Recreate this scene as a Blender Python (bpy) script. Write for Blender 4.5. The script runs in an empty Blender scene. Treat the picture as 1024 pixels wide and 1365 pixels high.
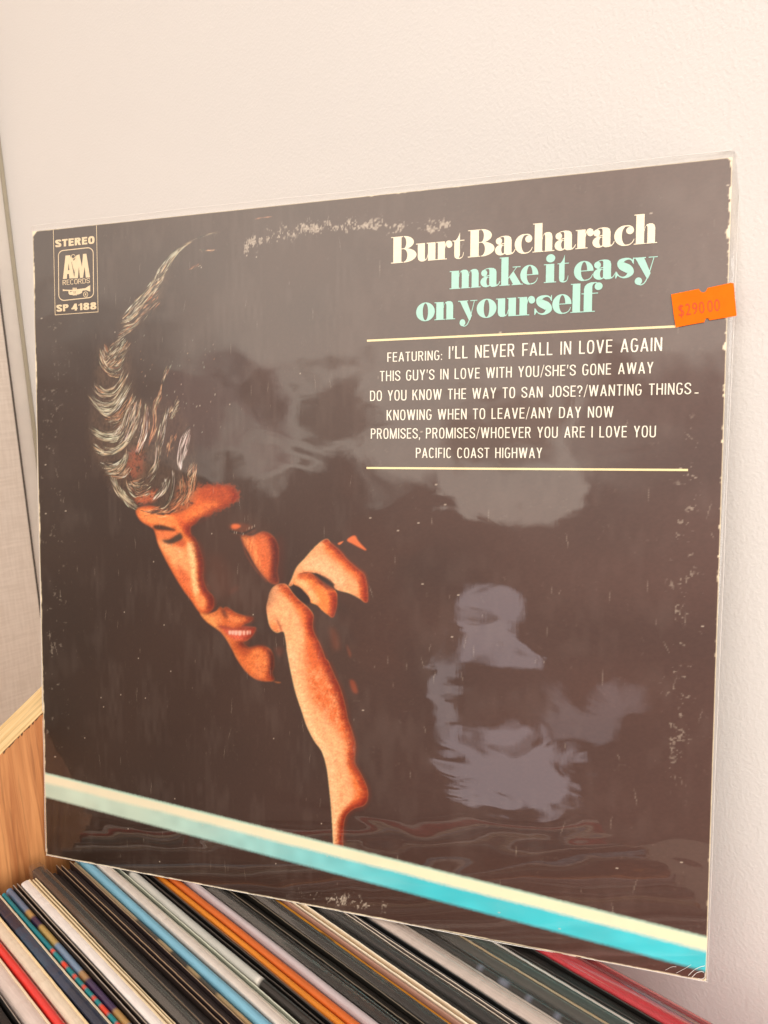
import bpy, math, random
import numpy as np
from mathutils import Vector, Matrix
from mathutils.geometry import tessellate_polygon

random.seed(7)
RNG = np.random.default_rng(11)
SC = bpy.context.scene
COL = SC.collection
MM = 0.001

# ------------------------------------------------------------------ camera, world, lamp, exposure
LEAN = math.radians(8.0)            # the album leans back against the wall
YAW = math.radians(-26.0)           # crate and wall are turned against the album
CR = np.array([[0.95385, 0.00524, -0.300238], [0.023253, -0.998134, 0.056453], [-0.299382, -0.060829, -0.952192]])
CC = np.array([279.149, 200.681, 312.367])
FPX, CX, CY = 1020.0, 512.0, 682.5
WF = np.array([[1, 0, 0], [0, math.sin(LEAN), -math.cos(LEAN)], [0, math.cos(LEAN), math.sin(LEAN)]])   # album axes -> world
RW = CR @ WF.T
CW = WF @ CC

cam = bpy.data.cameras.new('camera')
cam_o = bpy.data.objects.new('camera', cam)
COL.objects.link(cam_o)
m = Matrix.Identity(4)
for i, row in enumerate((RW[0], -RW[1], -RW[2])):
    for j in range(3):
        m[j][i] = row[j]
for j in range(3):
    m[j][3] = CW[j] * MM
cam_o.matrix_world = m
cam.sensor_fit = 'HORIZONTAL'
cam.sensor_width = 7.0
cam.lens = FPX / 1024.0 * 7.0
cam.clip_start = 0.01
cam.clip_end = 50
cam.dof.use_dof = True
cam.dof.focus_distance = 0.335
cam.dof.aperture_fstop = 7.0
SC.camera = cam_o

SC.view_settings.view_transform = 'Standard'
SC.view_settings.look = 'None'
SC.view_settings.gamma = 1.0
SC.view_settings.exposure = 0.15
SC.view_settings.use_curve_mapping = False


class NT:
    """small helper for node trees"""
    def __init__(s, tree):
        s.t = tree; s.n = tree.nodes; s.l = tree.links

    def new(s, kind, **kw):
        nd = s.n.new(kind)
        for a, v in kw.items():
            setattr(nd, a, v)
        return nd

    def put(s, sock, v):
        if isinstance(v, bpy.types.NodeSocket):
            s.l.new(v, sock)
        elif v is not None:
            if sock.type == 'RGBA' and len(v) == 3:
                v = (*v, 1.0)
            sock.default_value = v

    def math(s, op, a, b=None, c=None, clamp=False):
        nd = s.new('ShaderNodeMath', operation=op, use_clamp=clamp)
        s.put(nd.inputs[0], a)
        if b is not None: s.put(nd.inputs[1], b)
        if c is not None: s.put(nd.inputs[2], c)
        return nd.outputs[0]

    def dot(s, a, v):
        nd = s.new('ShaderNodeVectorMath', operation='DOT_PRODUCT')
        s.put(nd.inputs[0], a); nd.inputs[1].default_value = v
        return nd.outputs['Value']

    def step(s, x, e0, e1):
        nd = s.new('ShaderNodeMapRange', interpolation_type='SMOOTHSTEP')
        s.put(nd.inputs['Value'], x)
        nd.inputs['From Min'].default_value = e0; nd.inputs['From Max'].default_value = e1
        return nd.outputs['Result']

    def noise(s, vec, scale, detail=3.0, rough=0.5, dist=0.0, w=None):
        nd = s.new('ShaderNodeTexNoise', noise_dimensions='3D')
        if vec is not None: s.put(nd.inputs['Vector'], vec)
        nd.inputs['Scale'].default_value = scale; nd.inputs['Detail'].default_value = detail
        nd.inputs['Roughness'].default_value = rough; nd.inputs['Distortion'].default_value = dist
        return nd

    def mix(s, f, a, b, blend='MIX'):
        nd = s.new('ShaderNodeMix', data_type='RGBA', blend_type=blend)
        s.put(nd.inputs[0], f); s.put(nd.inputs[6], a); s.put(nd.inputs[7], b)
        return nd.outputs[2]

    def scale(s, vec, v):
        nd = s.new('ShaderNodeVectorMath', operation='MULTIPLY')
        s.put(nd.inputs[0], vec); nd.inputs[1].default_value = v
        return nd.outputs[0]


# the room round the album as a procedural daylight environment: pale upper walls, a bright window behind the
# photographer, darker furniture low down.  a, b are slopes measured from the album's own facing direction.
world = bpy.data.worlds.new('World')
SC.world = world
world.use_nodes = True
W = NT(world.node_tree)
W.n.clear()
tc = W.new('ShaderNodeTexCoord')
D = tc.outputs['Generated']
U3, V3, N3 = [tuple(WF[:, i]) for i in range(3)]
du, dv, dn = W.dot(D, U3), W.dot(D, V3), W.dot(D, N3)
dnc = W.math('MAXIMUM', dn, 0.05)
nz = W.noise(D, 7.0, 4.0, 0.6)
nzs = W.new('ShaderNodeSeparateColor'); W.l.new(nz.outputs['Color'], nzs.inputs[0])
wob = lambda ch, amt: W.math('MULTIPLY', W.math('SUBTRACT', nzs.outputs[ch], 0.5), amt)
nf = W.noise(D, 26.0, 4.0, 0.6)
nfs = W.new('ShaderNodeSeparateColor'); W.l.new(nf.outputs['Color'], nfs.inputs[0])
wobf = lambda ch, amt: W.math('MULTIPLY', W.math('SUBTRACT', nfs.outputs[ch], 0.5), amt)
a_ = W.math('ADD', W.math('ADD', W.math('DIVIDE', du, dnc), wob(0, 0.16)), wobf(0, 0.09))
b_ = W.math('ADD', W.math('ADD', W.math('DIVIDE', dv, dnc), wob(1, 0.16)), wobf(1, 0.09))
front = W.step(dn, 0.1, 0.3)


def rect(a0, a1, b0, b1, sa=0.03, sb=0.03):
    r = W.math('MULTIPLY', W.step(a_, a0 - sa, a0 + sa), W.math('SUBTRACT', 1.0, W.step(a_, a1 - sa, a1 + sa)))
    q = W.math('MULTIPLY', W.step(b_, b0 - sb, b0 + sb), W.math('SUBTRACT', 1.0, W.step(b_, b1 - sb, b1 + sb)))
    return W.math('MULTIPLY', W.math('MULTIPLY', r, q), front)


up = W.step(dv, -0.35, 0.45)
env = W.mix(up, (0.24, 0.19, 0.16), (1.0, 0.95, 0.90))
rn = W.noise(D, 3.2, 3.0, 0.55)
env = W.mix(0.55, env, W.mix(W.step(rn.outputs['Fac'], 0.40, 0.62), (0.14, 0.095, 0.075), (0.95, 0.83, 0.74)), 'MULTIPLY')
ENV_GAIN = 1.75
gain = W.new('ShaderNodeVectorMath', operation='SCALE'); W.l.new(env, gain.inputs[0]); gain.inputs['Scale'].default_value = ENV_GAIN
env = gain.outputs[0]
WIN = (5.0, 4.5, 3.85)
env = W.mix(W.math('MULTIPLY', rect(-1.25, -0.45, 0.20, 1.1, 0.2, 0.10), 0.55), env, WIN)   # glow added leftwards to haze the cover's upper left
env = W.mix(rect(-0.62, -0.05, 0.0, 0.85, 0.17, 0.02), env, WIN)
env = W.mix(rect(-0.05, 0.60, 0.09, 0.85, 0.17, 0.03), env, WIN)                # window behind the photographer
env = W.mix(rect(-0.25, -0.055, -0.06, 0.09, 0.012, 0.012), env, WIN)               # its lower pane
env = W.mix(W.math('MULTIPLY', rect(-0.43, -0.31, 0.03, 0.15, 0.02, 0.02), 0.8), env, (0.55, 0.36, 0.28))
env = W.mix(W.math('MULTIPLY', rect(-0.23, -0.08, 0.015, 0.085, 0.02, 0.02), 0.7), env, (0.95, 0.52, 0.34))   # dark things on the sill
env = W.mix(W.math('MULTIPLY', rect(-0.03, 0.20, 0.06, 0.13, 0.03, 0.03), 0.75), env, (0.45, 0.28, 0.25))
env = W.mix(W.math('MULTIPLY', rect(-0.19, -0.11, -0.27, -0.19, 0.008, 0.01), 1.0), env, (4.2, 3.8, 4.1))
env = W.mix(W.math('MULTIPLY', rect(-0.21, -0.06, -0.44, -0.345, 0.012, 0.012), 1.0), env, (4.2, 3.8, 4.1))
env = W.mix(rect(-0.235, -0.195, -0.36, -0.25, 0.008, 0.02), env, (3.4, 3.1, 3.2))
env = W.mix(W.math('MULTIPLY', rect(-0.08, 0.02, -0.335, -0.285, 0.03, 0.015), 0.6), env, (3.4, 3.1, 3.3))
env = W.mix(W.math('MULTIPLY', rect(-0.36, -0.28, -0.30, -0.04, 0.02, 0.05), 0.42), env, (1.25, 0.50, 0.34))
env = W.mix(W.math('MULTIPLY', rect(-0.68, -0.46, 0.02, 0.16, 0.03, 0.02), 0.65), env, (1.7, 1.05, 1.05))
env = W.mix(W.math('MULTIPLY', rect(-0.55, -0.48, 0.05, 0.15, 0.02, 0.02), 0.7), env, (0.5, 0.3, 0.26))
bg = W.new('ShaderNodeBackground')
W.l.new(env, bg.inputs['Color'])
bg.inputs['Strength'].default_value = 0.57
wo = W.new('ShaderNodeOutputWorld')
W.l.new(bg.outputs[0], wo.inputs['Surface'])
world.cycles.sampling_method = 'MANUAL'
world.cycles.sample_map_resolution = 1024


def area(name, loc, target, size, power, col):
    l = bpy.data.lights.new(name, 'AREA')
    l.shape = 'RECTANGLE'; l.size, l.size_y = size
    l.energy = power; l.color = col
    o = bpy.data.objects.new(name, l)
    COL.objects.link(o)
    o.location = loc
    o.rotation_euler = (Vector(target) - Vector(loc)).to_track_quat('-Z', 'Y').to_euler()
    return o


area('added_key_light', (1.15, -1.0, 0.36), (0.25, 0.05, 0.05), (0.8, 0.8), 11.5, (1.0, 0.97, 0.94))  # added lamp at the right, kept outside the film's reflections


# ------------------------------------------------------------------ helpers
def tag(o, label=None, cat=None, group=None, kind=None):
    for k_, v_ in (('label', label), ('category', cat), ('group', group), ('kind', kind)):
        if v_: o[k_] = v_
    return o


def empty(name, loc, parent=None):
    o = bpy.data.objects.new(name, None)
    o.empty_display_size = 0.02
    COL.objects.link(o)
    o.location = loc
    o.parent = parent
    return o


def mesh(name, verts, faces, mat=None, parent=None, smooth=False, cols=None):
    me = bpy.data.meshes.new(name)
    me.from_pydata([tuple(v) for v in verts], [], faces)
    if cols is not None:
        at = me.color_attributes.new('print', 'FLOAT_COLOR', 'POINT')
        c4 = np.ones((len(verts), 4), np.float32); c4[:, :3] = np.asarray(cols)
        at.data.foreach_set('color', c4.ravel())
    if smooth:
        me.polygons.foreach_set('use_smooth', [True] * len(me.polygons))
    me.update()
    o = bpy.data.objects.new(name, me)
    COL.objects.link(o)
    if mat: me.materials.append(mat)
    o.parent = parent
    return o


def grid_mesh(name, X, Y, Z, cols, mat, parent):
    """regular grid of points with a colour per point"""
    h, w = X.shape
    me = bpy.data.meshes.new(name)
    v = np.stack([X, Y, Z], -1).reshape(-1, 3).astype(np.float32)
    idx = np.arange(h * w).reshape(h, w)
    q = np.stack([idx[:-1, :-1], idx[:-1, 1:], idx[1:, 1:], idx[1:, :-1]], -1).reshape(-1, 4).astype(np.int32)
    me.vertices.add(len(v)); me.vertices.foreach_set('co', v.ravel())
    me.loops.add(q.size); me.loops.foreach_set('vertex_index', q.ravel())
    me.polygons.add(len(q)); me.polygons.foreach_set('loop_start', np.arange(0, q.size, 4, dtype=np.int32))
    me.update(calc_edges=True); me.validate()
    at = me.color_attributes.new('print', 'FLOAT_COLOR', 'POINT')
    c4 = np.ones((len(v), 4), np.float32); c4[:, :3] = cols.reshape(-1, 3)
    at.data.foreach_set('color', c4.ravel())
    o = bpy.data.objects.new(name, me)
    COL.objects.link(o)
    me.materials.append(mat)
    o.parent = parent
    return o


def lin(c):
    c = np.asarray(c, float) / 255.0
    return np.where(c <= 0.04045, c / 12.92, ((c + 0.055) / 1.055) ** 2.4)


def lc(*c):
    return tuple(float(x) for x in lin(c))


class MB:
    """collects shapes for one mesh"""
    def __init__(s): s.v = []; s.f = []; s.c = []

    def add(s, v, f, c=(1, 1, 1)):
        o = len(s.v)
        s.v += [tuple(p) for p in v]
        s.f += [tuple(i + o for i in q) for q in f]
        s.c += [c] * len(v)

    def box(s, lo, hi, c=(1, 1, 1)):
        (x0, y0, z0), (x1, y1, z1) = lo, hi
        s.add([(x0, y0, z0), (x1, y0, z0), (x1, y1, z0), (x0, y1, z0), (x0, y0, z1), (x1, y0, z1), (x1, y1, z1), (x0, y1, z1)],
              [(0, 3, 2, 1), (4, 5, 6, 7), (0, 1, 5, 4), (1, 2, 6, 5), (2, 3, 7, 6), (3, 0, 4, 7)], c)

    def tube(s, pts, r, n=6, c=(1, 1, 1)):
        pts = [Vector(p) for p in pts]
        vs, fs = [], []
        for i, p in enumerate(pts):
            t = (pts[min(i + 1, len(pts) - 1)] - pts[max(i - 1, 0)]).normalized()
            a = t.orthogonal().normalized(); b = t.cross(a)
            for k in range(n):
                th = 2 * math.pi * k / n
                vs.append(p + a * math.cos(th) * r + b * math.sin(th) * r)
        for i in range(len(pts) - 1):
            for k in range(n):
                fs.append((i * n + k, i * n + (k + 1) % n, (i + 1) * n + (k + 1) % n, (i + 1) * n + k))
        s.add(vs, fs, c)

    def build(s, name, mat, parent=None, smooth=False, color=False):
        return mesh(name, s.v, s.f, mat, parent, smooth, s.c if color else None)


def catmull(pts, closed=True, n=6):
    P = [np.array(p, float) for p in pts]
    out = []
    L = len(P)
    rng = range(L) if closed else range(L - 1)
    for i in rng:
        if closed:
            p0, p1, p2, p3 = P[(i - 1) % L], P[i], P[(i + 1) % L], P[(i + 2) % L]
        else:
            p0, p1, p2, p3 = P[max(i - 1, 0)], P[i], P[i + 1], P[min(i + 2, L - 1)]
        for j in range(n):
            t = j / n
            out.append(0.5 * ((2 * p1) + (p2 - p0) * t + (2 * p0 - 5 * p1 + 4 * p2 - p3) * t * t + (3 * p1 - p0 - 3 * p2 + p3) * t ** 3))
    if not closed: out.append(P[-1])
    return np.array(out)


def cov(x, y):
    """a measured point of the print -> millimetres on the cover (u right, v up)"""
    d = CR.T @ np.array([(x - CX) / FPX, (y - CY) / FPX, 1.0])
    s = -CC[2] / d[2]
    return CC[0] + s * d[0], CC[1] + s * d[1]


def uv_to_px(u, v):
    q = np.stack([u - CC[0], v - CC[1], 0 * u - CC[2]], -1) @ CR.T
    return q[..., 0] / q[..., 2] * FPX + CX, q[..., 1] / q[..., 2] * FPX + CY


# ------------------------------------------------------------------ materials
def film_bump(T):
    """the waviness of the plastic sleeve pulled over the print: shared by everything under the film"""
    tcn = T.new('ShaderNodeTexCoord')
    P = tcn.outputs['Object']
    sx = T.new('ShaderNodeSeparateXYZ'); T.l.new(P, sx.inputs[0])
    broad = T.noise(T.scale(P, (1.0, 1.0, 0.0)), 13.0, 1.0, 0.35, 0.5).outputs['Fac']
    mid = T.noise(T.scale(P, (0.55, 1.0, 0.0)), 42.0, 0.6, 0.4, 0.9).outputs['Fac']
    low = T.noise(T.scale(P, (0.6, 1.3, 0.0)), 24.0, 0.5, 0.35, 1.8).outputs['Fac']
    fine = T.noise(T.scale(P, (1.0, 0.12, 0.0)), 900.0, 1.0, 0.5).outputs['Fac']
    wrink = T.math('SUBTRACT', 1.0, T.step(sx.outputs['Y'], 0.02, 0.12))
    h = T.math('MULTIPLY', broad, 0.75)
    h = T.math('ADD', h, T.math('MULTIPLY', mid, 0.20))
    h = T.math('ADD', h, T.math('MULTIPLY', T.math('MULTIPLY', low, wrink), 0.42))
    h = T.math('ADD', h, T.math('MULTIPLY', fine, 0.0022))
    b = T.new('ShaderNodeBump')
    b.inputs['Strength'].default_value = 1.0
    b.inputs['Distance'].default_value = 0.0011
    T.l.new(h, b.inputs['Height'])
    return b.outputs['Normal'], P


def filmed(name, color=None, rough=0.36, tex=True):
    """print under a clear film; colour from the mesh or one ink"""
    mt = bpy.data.materials.new(name)
    mt.use_nodes = True
    T = NT(mt.node_tree)
    bs = T.n['Principled BSDF']
    nrm, P = film_bump(T)
    if color is None:
        at = T.new('ShaderNodeAttribute', attribute_name='print')
        base = at.outputs['Color']
    else:
        nb = T.noise(P, 420.0, 3.0, 0.7).outputs['Fac']
        base = T.mix(T.math('MULTIPLY', T.step(nb, 0.35, 0.75), 0.35), tuple(color), tuple(x * 0.78 for x in color))
    T.put(bs.inputs['Base Color'], base)
    bs.inputs['Roughness'].default_value = rough
    bs.inputs['Specular IOR Level'].default_value = 0.5
    bs.inputs['Coat Weight'].default_value = 1.0
    bs.inputs['Coat Roughness'].default_value = 0.014
    bs.inputs['Coat IOR'].default_value = 1.55
    T.l.new(nrm, bs.inputs['Coat Normal'])
    return mt


def simple(name, color, rough=0.5, coat=0.0, noise=None, bump=None, spec=0.5):
    mt = bpy.data.materials.new(name)
    mt.use_nodes = True
    T = NT(mt.node_tree)
    bs = T.n['Principled BSDF']
    P = T.new('ShaderNodeTexCoord').outputs['Object']
    if noise:
        sc, amt = noise
        f = T.noise(P, sc, 4.0, 0.6).outputs['Fac']
        base = T.mix(T.step(f, 0.3, 0.7), tuple(x * (1 - amt) for x in color), tuple(min(1, x * (1 + amt)) for x in color))
        T.put(bs.inputs['Base Color'], base)
    else:
        T.put(bs.inputs['Base Color'], color)
    if bump:
        sc, dist = bump
        b = T.new('ShaderNodeBump'); b.inputs['Distance'].default_value = dist
        T.l.new(T.noise(P, sc, 4.0, 0.6).outputs['Fac'], b.inputs['Height'])
        T.l.new(b.outputs[0], bs.inputs['Normal'])
    bs.inputs['Roughness'].default_value = rough
    bs.inputs['Specular IOR Level'].default_value = spec
    bs.inputs['Coat Weight'].default_value = coat
    bs.inputs['Coat Roughness'].default_value = 0.08
    return mt


def wall_material():
    mt = bpy.data.materials.new('painted plaster')
    mt.use_nodes = True
    T = NT(mt.node_tree)
    bs = T.n['Principled BSDF']
    P = T.new('ShaderNodeTexCoord').outputs['Object']
    f = T.noise(P, 6.0, 3.0, 0.5).outputs['Fac']
    T.put(bs.inputs['Base Color'], T.mix(f, (0.80, 0.78, 0.775), (0.82, 0.80, 0.795)))
    bs.inputs['Roughness'].default_value = 0.6
    n1 = T.noise(P, 640.0, 2.0, 0.5, 0.2).outputs['Fac']
    n2 = T.noise(P, 260.0, 2.0, 0.5).outputs['Fac']
    h = T.math('ADD', T.math('MULTIPLY', T.step(n1, 0.35, 0.7), 0.6), T.math('MULTIPLY', n2, 0.5))
    b = T.new('ShaderNodeBump'); b.inputs['Distance'].default_value = 0.00014; b.inputs['Strength'].default_value = 0.7
    T.l.new(h, b.inputs['Height']); T.l.new(b.outputs[0], bs.inputs['Normal'])
    return mt


def fabric_material():
    mt = bpy.data.materials.new('beige woven panel')
    mt.use_nodes = True
    T = NT(mt.node_tree)
    bs = T.n['Principled BSDF']
    P = T.new('ShaderNodeTexCoord').outputs['Object']
    f1 = T.noise(T.scale(P, (1.0, 1.0, 0.08)), 500.0, 2.0, 0.6).outputs['Fac']
    f2 = T.noise(T.scale(P, (0.08, 0.08, 1.0)), 500.0, 2.0, 0.6).outputs['Fac']
    f = T.math('MULTIPLY', T.math('ADD', f1, f2), 0.5)
    T.put(bs.inputs['Base Color'], T.mix(T.step(f, 0.35, 0.65), (0.70, 0.61, 0.53), (0.79, 0.70, 0.62)))
    bs.inputs['Roughness'].default_value = 0.85
    return mt


def wood_material(name, dark, light, along, scale, rough, coat):
    """along: stretch of the grain per axis"""
    mt = bpy.data.materials.new(name)
    mt.use_nodes = True
    T = NT(mt.node_tree)
    bs = T.n['Principled BSDF']
    P = T.new('ShaderNodeTexCoord').outputs['Object']
    f = T.noise(T.scale(P, along), scale, 5.0, 0.6, 0.8).outputs['Fac']
    g = T.noise(T.scale(P, tuple(x * 0.6 for x in along)), scale * 4, 3.0, 0.6).outputs['Fac']
    c = T.mix(T.step(f, 0.3, 0.72), dark, light)
    c = T.mix(T.math('MULTIPLY', T.step(g, 0.52, 0.7), 0.4), c, tuple(x * 0.5 for x in dark))
    T.put(bs.inputs['Base Color'], c)
    bs.inputs['Roughness'].default_value = rough
    bs.inputs['Coat Weight'].default_value = coat
    bs.inputs['Coat Roughness'].default_value = 0.2
    b = T.new('ShaderNodeBump'); b.inputs['Distance'].default_value = 0.0002
    T.l.new(g, b.inputs['Height']); T.l.new(b.outputs[0], bs.inputs['Normal'])
    return mt


def clear_film(name, opacity=0.12, tint=(0.95, 0.93, 0.92), bump=0.0004, scale=90.0, stretch=(0.25, 1.0, 1.0), gloss=0.06, cap=0.9):
    """thin clear plastic: mostly see-through, with a wavy gloss"""
    mt = bpy.data.materials.new(name)
    mt.use_nodes = True
    T = NT(mt.node_tree)
    T.n.clear()
    P = T.new('ShaderNodeTexCoord').outputs['Object']
    b = T.new('ShaderNodeBump'); b.inputs['Distance'].default_value = bump
    T.l.new(T.noise(T.scale(P, stretch), scale, 3.0, 0.5, 0.6).outputs['Fac'], b.inputs['Height'])
    tr = T.new('ShaderNodeBsdfTransparent'); T.put(tr.inputs[0], tint)
    df = T.new('ShaderNodeBsdfDiffuse'); T.put(df.inputs[0], (0.72, 0.69, 0.67))
    gl = T.new('ShaderNodeBsdfGlossy'); gl.inputs['Roughness'].default_value = gloss
    T.l.new(b.outputs[0], gl.inputs['Normal'])
    fr = T.new('ShaderNodeFresnel'); fr.inputs['IOR'].default_value = 1.6
    T.l.new(b.outputs[0], fr.inputs['Normal'])
    m1 = T.new('ShaderNodeMixShader'); m1.inputs[0].default_value = opacity
    T.l.new(tr.outputs[0], m1.inputs[1]); T.l.new(df.outputs[0], m1.inputs[2])
    m2 = T.new('ShaderNodeMixShader')
    T.l.new(T.math('MULTIPLY', fr.outputs[0], cap), m2.inputs[0]); T.l.new(m1.outputs[0], m2.inputs[1]); T.l.new(gl.outputs[0], m2.inputs[2])
    o = T.new('ShaderNodeOutputMaterial')
    T.l.new(m2.outputs[0], o.inputs['Surface'])
    return mt


def sleeve_card(name, rough, coat):
    """printed record jacket: colour per point, slight wear and paper grain"""
    mt = bpy.data.materials.new(name)
    mt.use_nodes = True
    T = NT(mt.node_tree)
    bs = T.n['Principled BSDF']
    P = T.new('ShaderNodeTexCoord').outputs['Object']
    at = T.new('ShaderNodeAttribute', attribute_name='print').outputs['Color']
    f = T.noise(T.scale(P, (0.12, 1.0, 1.0)), 900.0, 3.0, 0.65).outputs['Fac']
    c = T.mix(T.math('MULTIPLY', T.step(f, 0.35, 0.7), 0.20), at, (0.5, 0.5, 0.5), 'MULTIPLY')
    w = T.noise(T.scale(P, (0.35, 1.0, 1.0)), 700.0, 4.0, 0.75).outputs['Fac']
    c = T.mix(T.math('MULTIPLY', T.step(w, 0.70, 0.77), 0.10), c, (0.72, 0.66, 0.58))
    T.put(bs.inputs['Base Color'], c)
    bs.inputs['Roughness'].default_value = rough
    bs.inputs['Coat Weight'].default_value = coat
    bs.inputs['Coat Roughness'].default_value = 0.12
    b = T.new('ShaderNodeBump'); b.inputs['Distance'].default_value = 0.0001
    T.l.new(f, b.inputs['Height']); T.l.new(b.outputs[0], bs.inputs['Normal'])
    return mt


M_print = filmed('print under film')
M_cream = filmed('cream ink under film', lc(250, 234, 204))
M_list = filmed('pale ink under film', lc(250, 240, 222))
M_mint = filmed('mint ink under film', lc(163, 216, 200))
M_rule = filmed('pale yellow ink under film', lc(246, 226, 170))
M_badge = filmed('tan ink under film', lc(232, 205, 165))
M_card = simple('worn card edge', (0.62, 0.52, 0.40), 0.8, noise=(300.0, 0.25))
M_film = clear_film('clear sleeve margin', 0.03, tint=(0.995, 0.99, 0.985), bump=0.0003, scale=60.0, cap=0.6)
M_filmrim = simple('welded film rim', (0.86, 0.82, 0.80), 0.15, coat=0.6)
M_film2 = clear_film('clear record sleeve', 0.022, tint=(0.93, 0.92, 0.91), bump=0.0004, scale=60.0, stretch=(0.12, 1.0, 1.0), gloss=0.14, cap=0.14)
M_jacket = sleeve_card('printed jacket card', 0.45, 0.0)
M_gloss = sleeve_card('glossy jacket card', 0.32, 0.5)
M_wall = wall_material()
M_fabric = fabric_material()
M_wood = wood_material('orange varnished board', (0.46, 0.165, 0.055), (0.76, 0.345, 0.13), (1.0, 1.0, 0.05), 170.0, 0.42, 0.2)
M_ply = wood_material('raw pale board edge', (0.66, 0.42, 0.17), (0.84, 0.62, 0.33), (1.0, 0.05, 0.05), 260.0, 0.7, 0.0)
M_chip = simple('chipped veneer', (0.16, 0.075, 0.03), 0.8, noise=(600.0, 0.4))
M_sticker = simple('orange fluorescent paper', (1.0, 0.165, 0.002), 0.7, noise=(160.0, 0.05), spec=0.15)
M_stamp = simple('red orange stamp ink', (0.62, 0.055, 0.003), 0.6)
M_trim = simple('dark gap', (0.12, 0.10, 0.085), 0.8)
M_return = simple('grey painted return', (0.74, 0.68, 0.62), 0.7, noise=(40.0, 0.03))

# ------------------------------------------------------------------ the wall behind and the panel at its left
EA = Vector((math.cos(YAW), math.sin(YAW), 0)); EP = Vector((-math.sin(YAW), math.cos(YAW), 0))


def crate_pt(al, pe, z):
    return (EA * al + EP * pe + Vector((0, 0, z))) * MM


def slab(name, lo, hi, mat, parent=None, bev=0.0):
    mb = MB(); mb.box([x * MM for x in lo], [x * MM for x in hi])
    o = mb.build(name, mat, parent)
    if bev:
        b = o.modifiers.new('bevel', 'BEVEL'); b.width = bev * MM; b.segments = 2
    o.rotation_euler = (0, 0, 0 if parent else YAW)
    return o


WALL_P = 178.0
tag(slab('wall', (-386, WALL_P, -520), (1500, WALL_P + 60, 1600), M_wall), kind='structure')
tag(slab('wall_return', (-450, -900, -520), (-386.5, WALL_P + 59, 1600), M_return), kind='structure')
tag(slab('side_wall', (-470, -900, -520), (-382.5, 158.5, 1600), M_fabric, bev=1.2), kind='structure')
tag(slab('corner_shadow_strip', (-386.2, 174.4, -520), (-384.6, 177.7, 1600), simple('olive shadow gap', (0.42, 0.37, 0.28), 0.8)), kind='structure')  # solid olive strip standing in for the shadow line in the corner
tag(slab('panel_gap', (-386.3, 158.7, -520), (-384.2, 160.6, 1600), M_trim), kind='structure')
tag(slab('table_top', (-900, -900, -360), (1500, WALL_P - 0.5, -330), simple('pale table', (0.45, 0.36, 0.28), 0.5)), kind='structure')

# ------------------------------------------------------------------ the crate
ZB = -315.0                                        # the records stand on the crate's floor
crate = empty('record_crate', crate_pt(160, 60, ZB - 12))
crate.rotation_euler = (0, 0, YAW)
tag(crate, 'orange wooden record crate whose sloped side rises at the left of the album', 'crate')
ox, oy, oz = 160, 60, ZB - 12


def crate_box(name, lo, hi, mat, bev=0.4):
    mb = MB(); mb.box([(lo[0] - ox) * MM, (lo[1] - oy) * MM, (lo[2] - oz) * MM], [(hi[0] - ox) * MM, (hi[1] - oy) * MM, (hi[2] - oz) * MM])
    o = mb.build(name, mat, crate)
    b = o.modifiers.new('bevel', 'BEVEL'); b.width = bev * MM; b.segments = 2
    return o


# sloped side: top line z = 67.3 + 0.62 * perp
def ztop(p): return 67.4 + 0.615 * p


pf, pb = -150.0, 150.0
mb = MB()
prof = [(pf, oz), (pb, oz), (pb, ztop(pb) - 0.8), (pf, ztop(pf) - 0.8)]
T0, T1 = -27.0, -7.0
mb.add([((x - ox) * MM, (p - oy) * MM, (z - oz) * MM) for x in (T1, T0) for p, z in prof],
       [(0, 1, 2, 3), (7, 6, 5, 4), (0, 4, 5, 1), (1, 5, 6, 2), (2, 6, 7, 3), (3, 7, 4, 0)])
side = mb.build('side_panel', M_wood, crate)
# raw edge along the slope, its inner border chipped
mb = MB()
N = 180
top_in, top_out, low_in, low_out = [], [], [], []
for i in range(N + 1):
    p = pf + (pb - pf) * i / N
    j = 0.55 * max(0, math.sin(p * 0.9) * math.sin(p * 0.37 + 1)) + 0.25 * random.random()
    z = ztop(p)
    low_in.append(((T1 - ox) * MM, (p - oy) * MM, (z - 0.8 - oz) * MM))
    top_in.append(((T1 - 0.25 - j - ox) * MM, (p - oy) * MM, (z - 0.15 * j - oz) * MM))
    top_out.append(((T0 + 0.5 - ox) * MM, (p - oy) * MM, (z - oz) * MM))
    low_out.append(((T0 - ox) * MM, (p - oy) * MM, (z - 0.8 - oz) * MM))
n = N + 1
mb.add(low_in + top_in + top_out + low_out, [(k * n + i, k * n + i + 1, (k + 1) * n + i + 1, (k + 1) * n + i) for k in range(3) for i in range(N)])
mb.build('edge_strip', M_ply, side)
mb = MB()
for i in range(95):
    p = -45 + 95 * i / 95 + random.uniform(-.6, .6)
    if random.random() < 0.25: continue
    d = random.uniform(0.25, 1.3); w = random.uniform(0.5, 1.6)
    z = ztop(p)
    q = [(T1 + 0.06, p - w, z - 0.6 - 0.6 * w), (T1 + 0.06, p + w, z - 0.6 + 0.6 * w), (T1 + 0.06, p + w * .7, z - 0.6 - d + .4 * w), (T1 + 0.06, p - w * .4, z - 0.8 - d * 1.2 - .2 * w)]
    q = [((a - ox + 0.002 * i) * MM, (b - oy) * MM, (c - oz) * MM) for a, b, c in q]
    mb.add(q, [(0, 1, 2, 3)])
mb.build('chipped_edge', M_chip, side)
crate_box('floor_panel', (-6.8, -150, ZB - 12), (336, 150, ZB - 0.2), M_wood)
crate_box('back_panel', (-6.8, 138, ZB), (336, 149.8, -95), M_wood)
crate_box('front_panel', (-6.8, -149.8, ZB), (336, -138, -95), M_wood)
crate_box('side_panel', (336.2, -150, ZB - 12), (354, 150, -95), M_wood)

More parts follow.
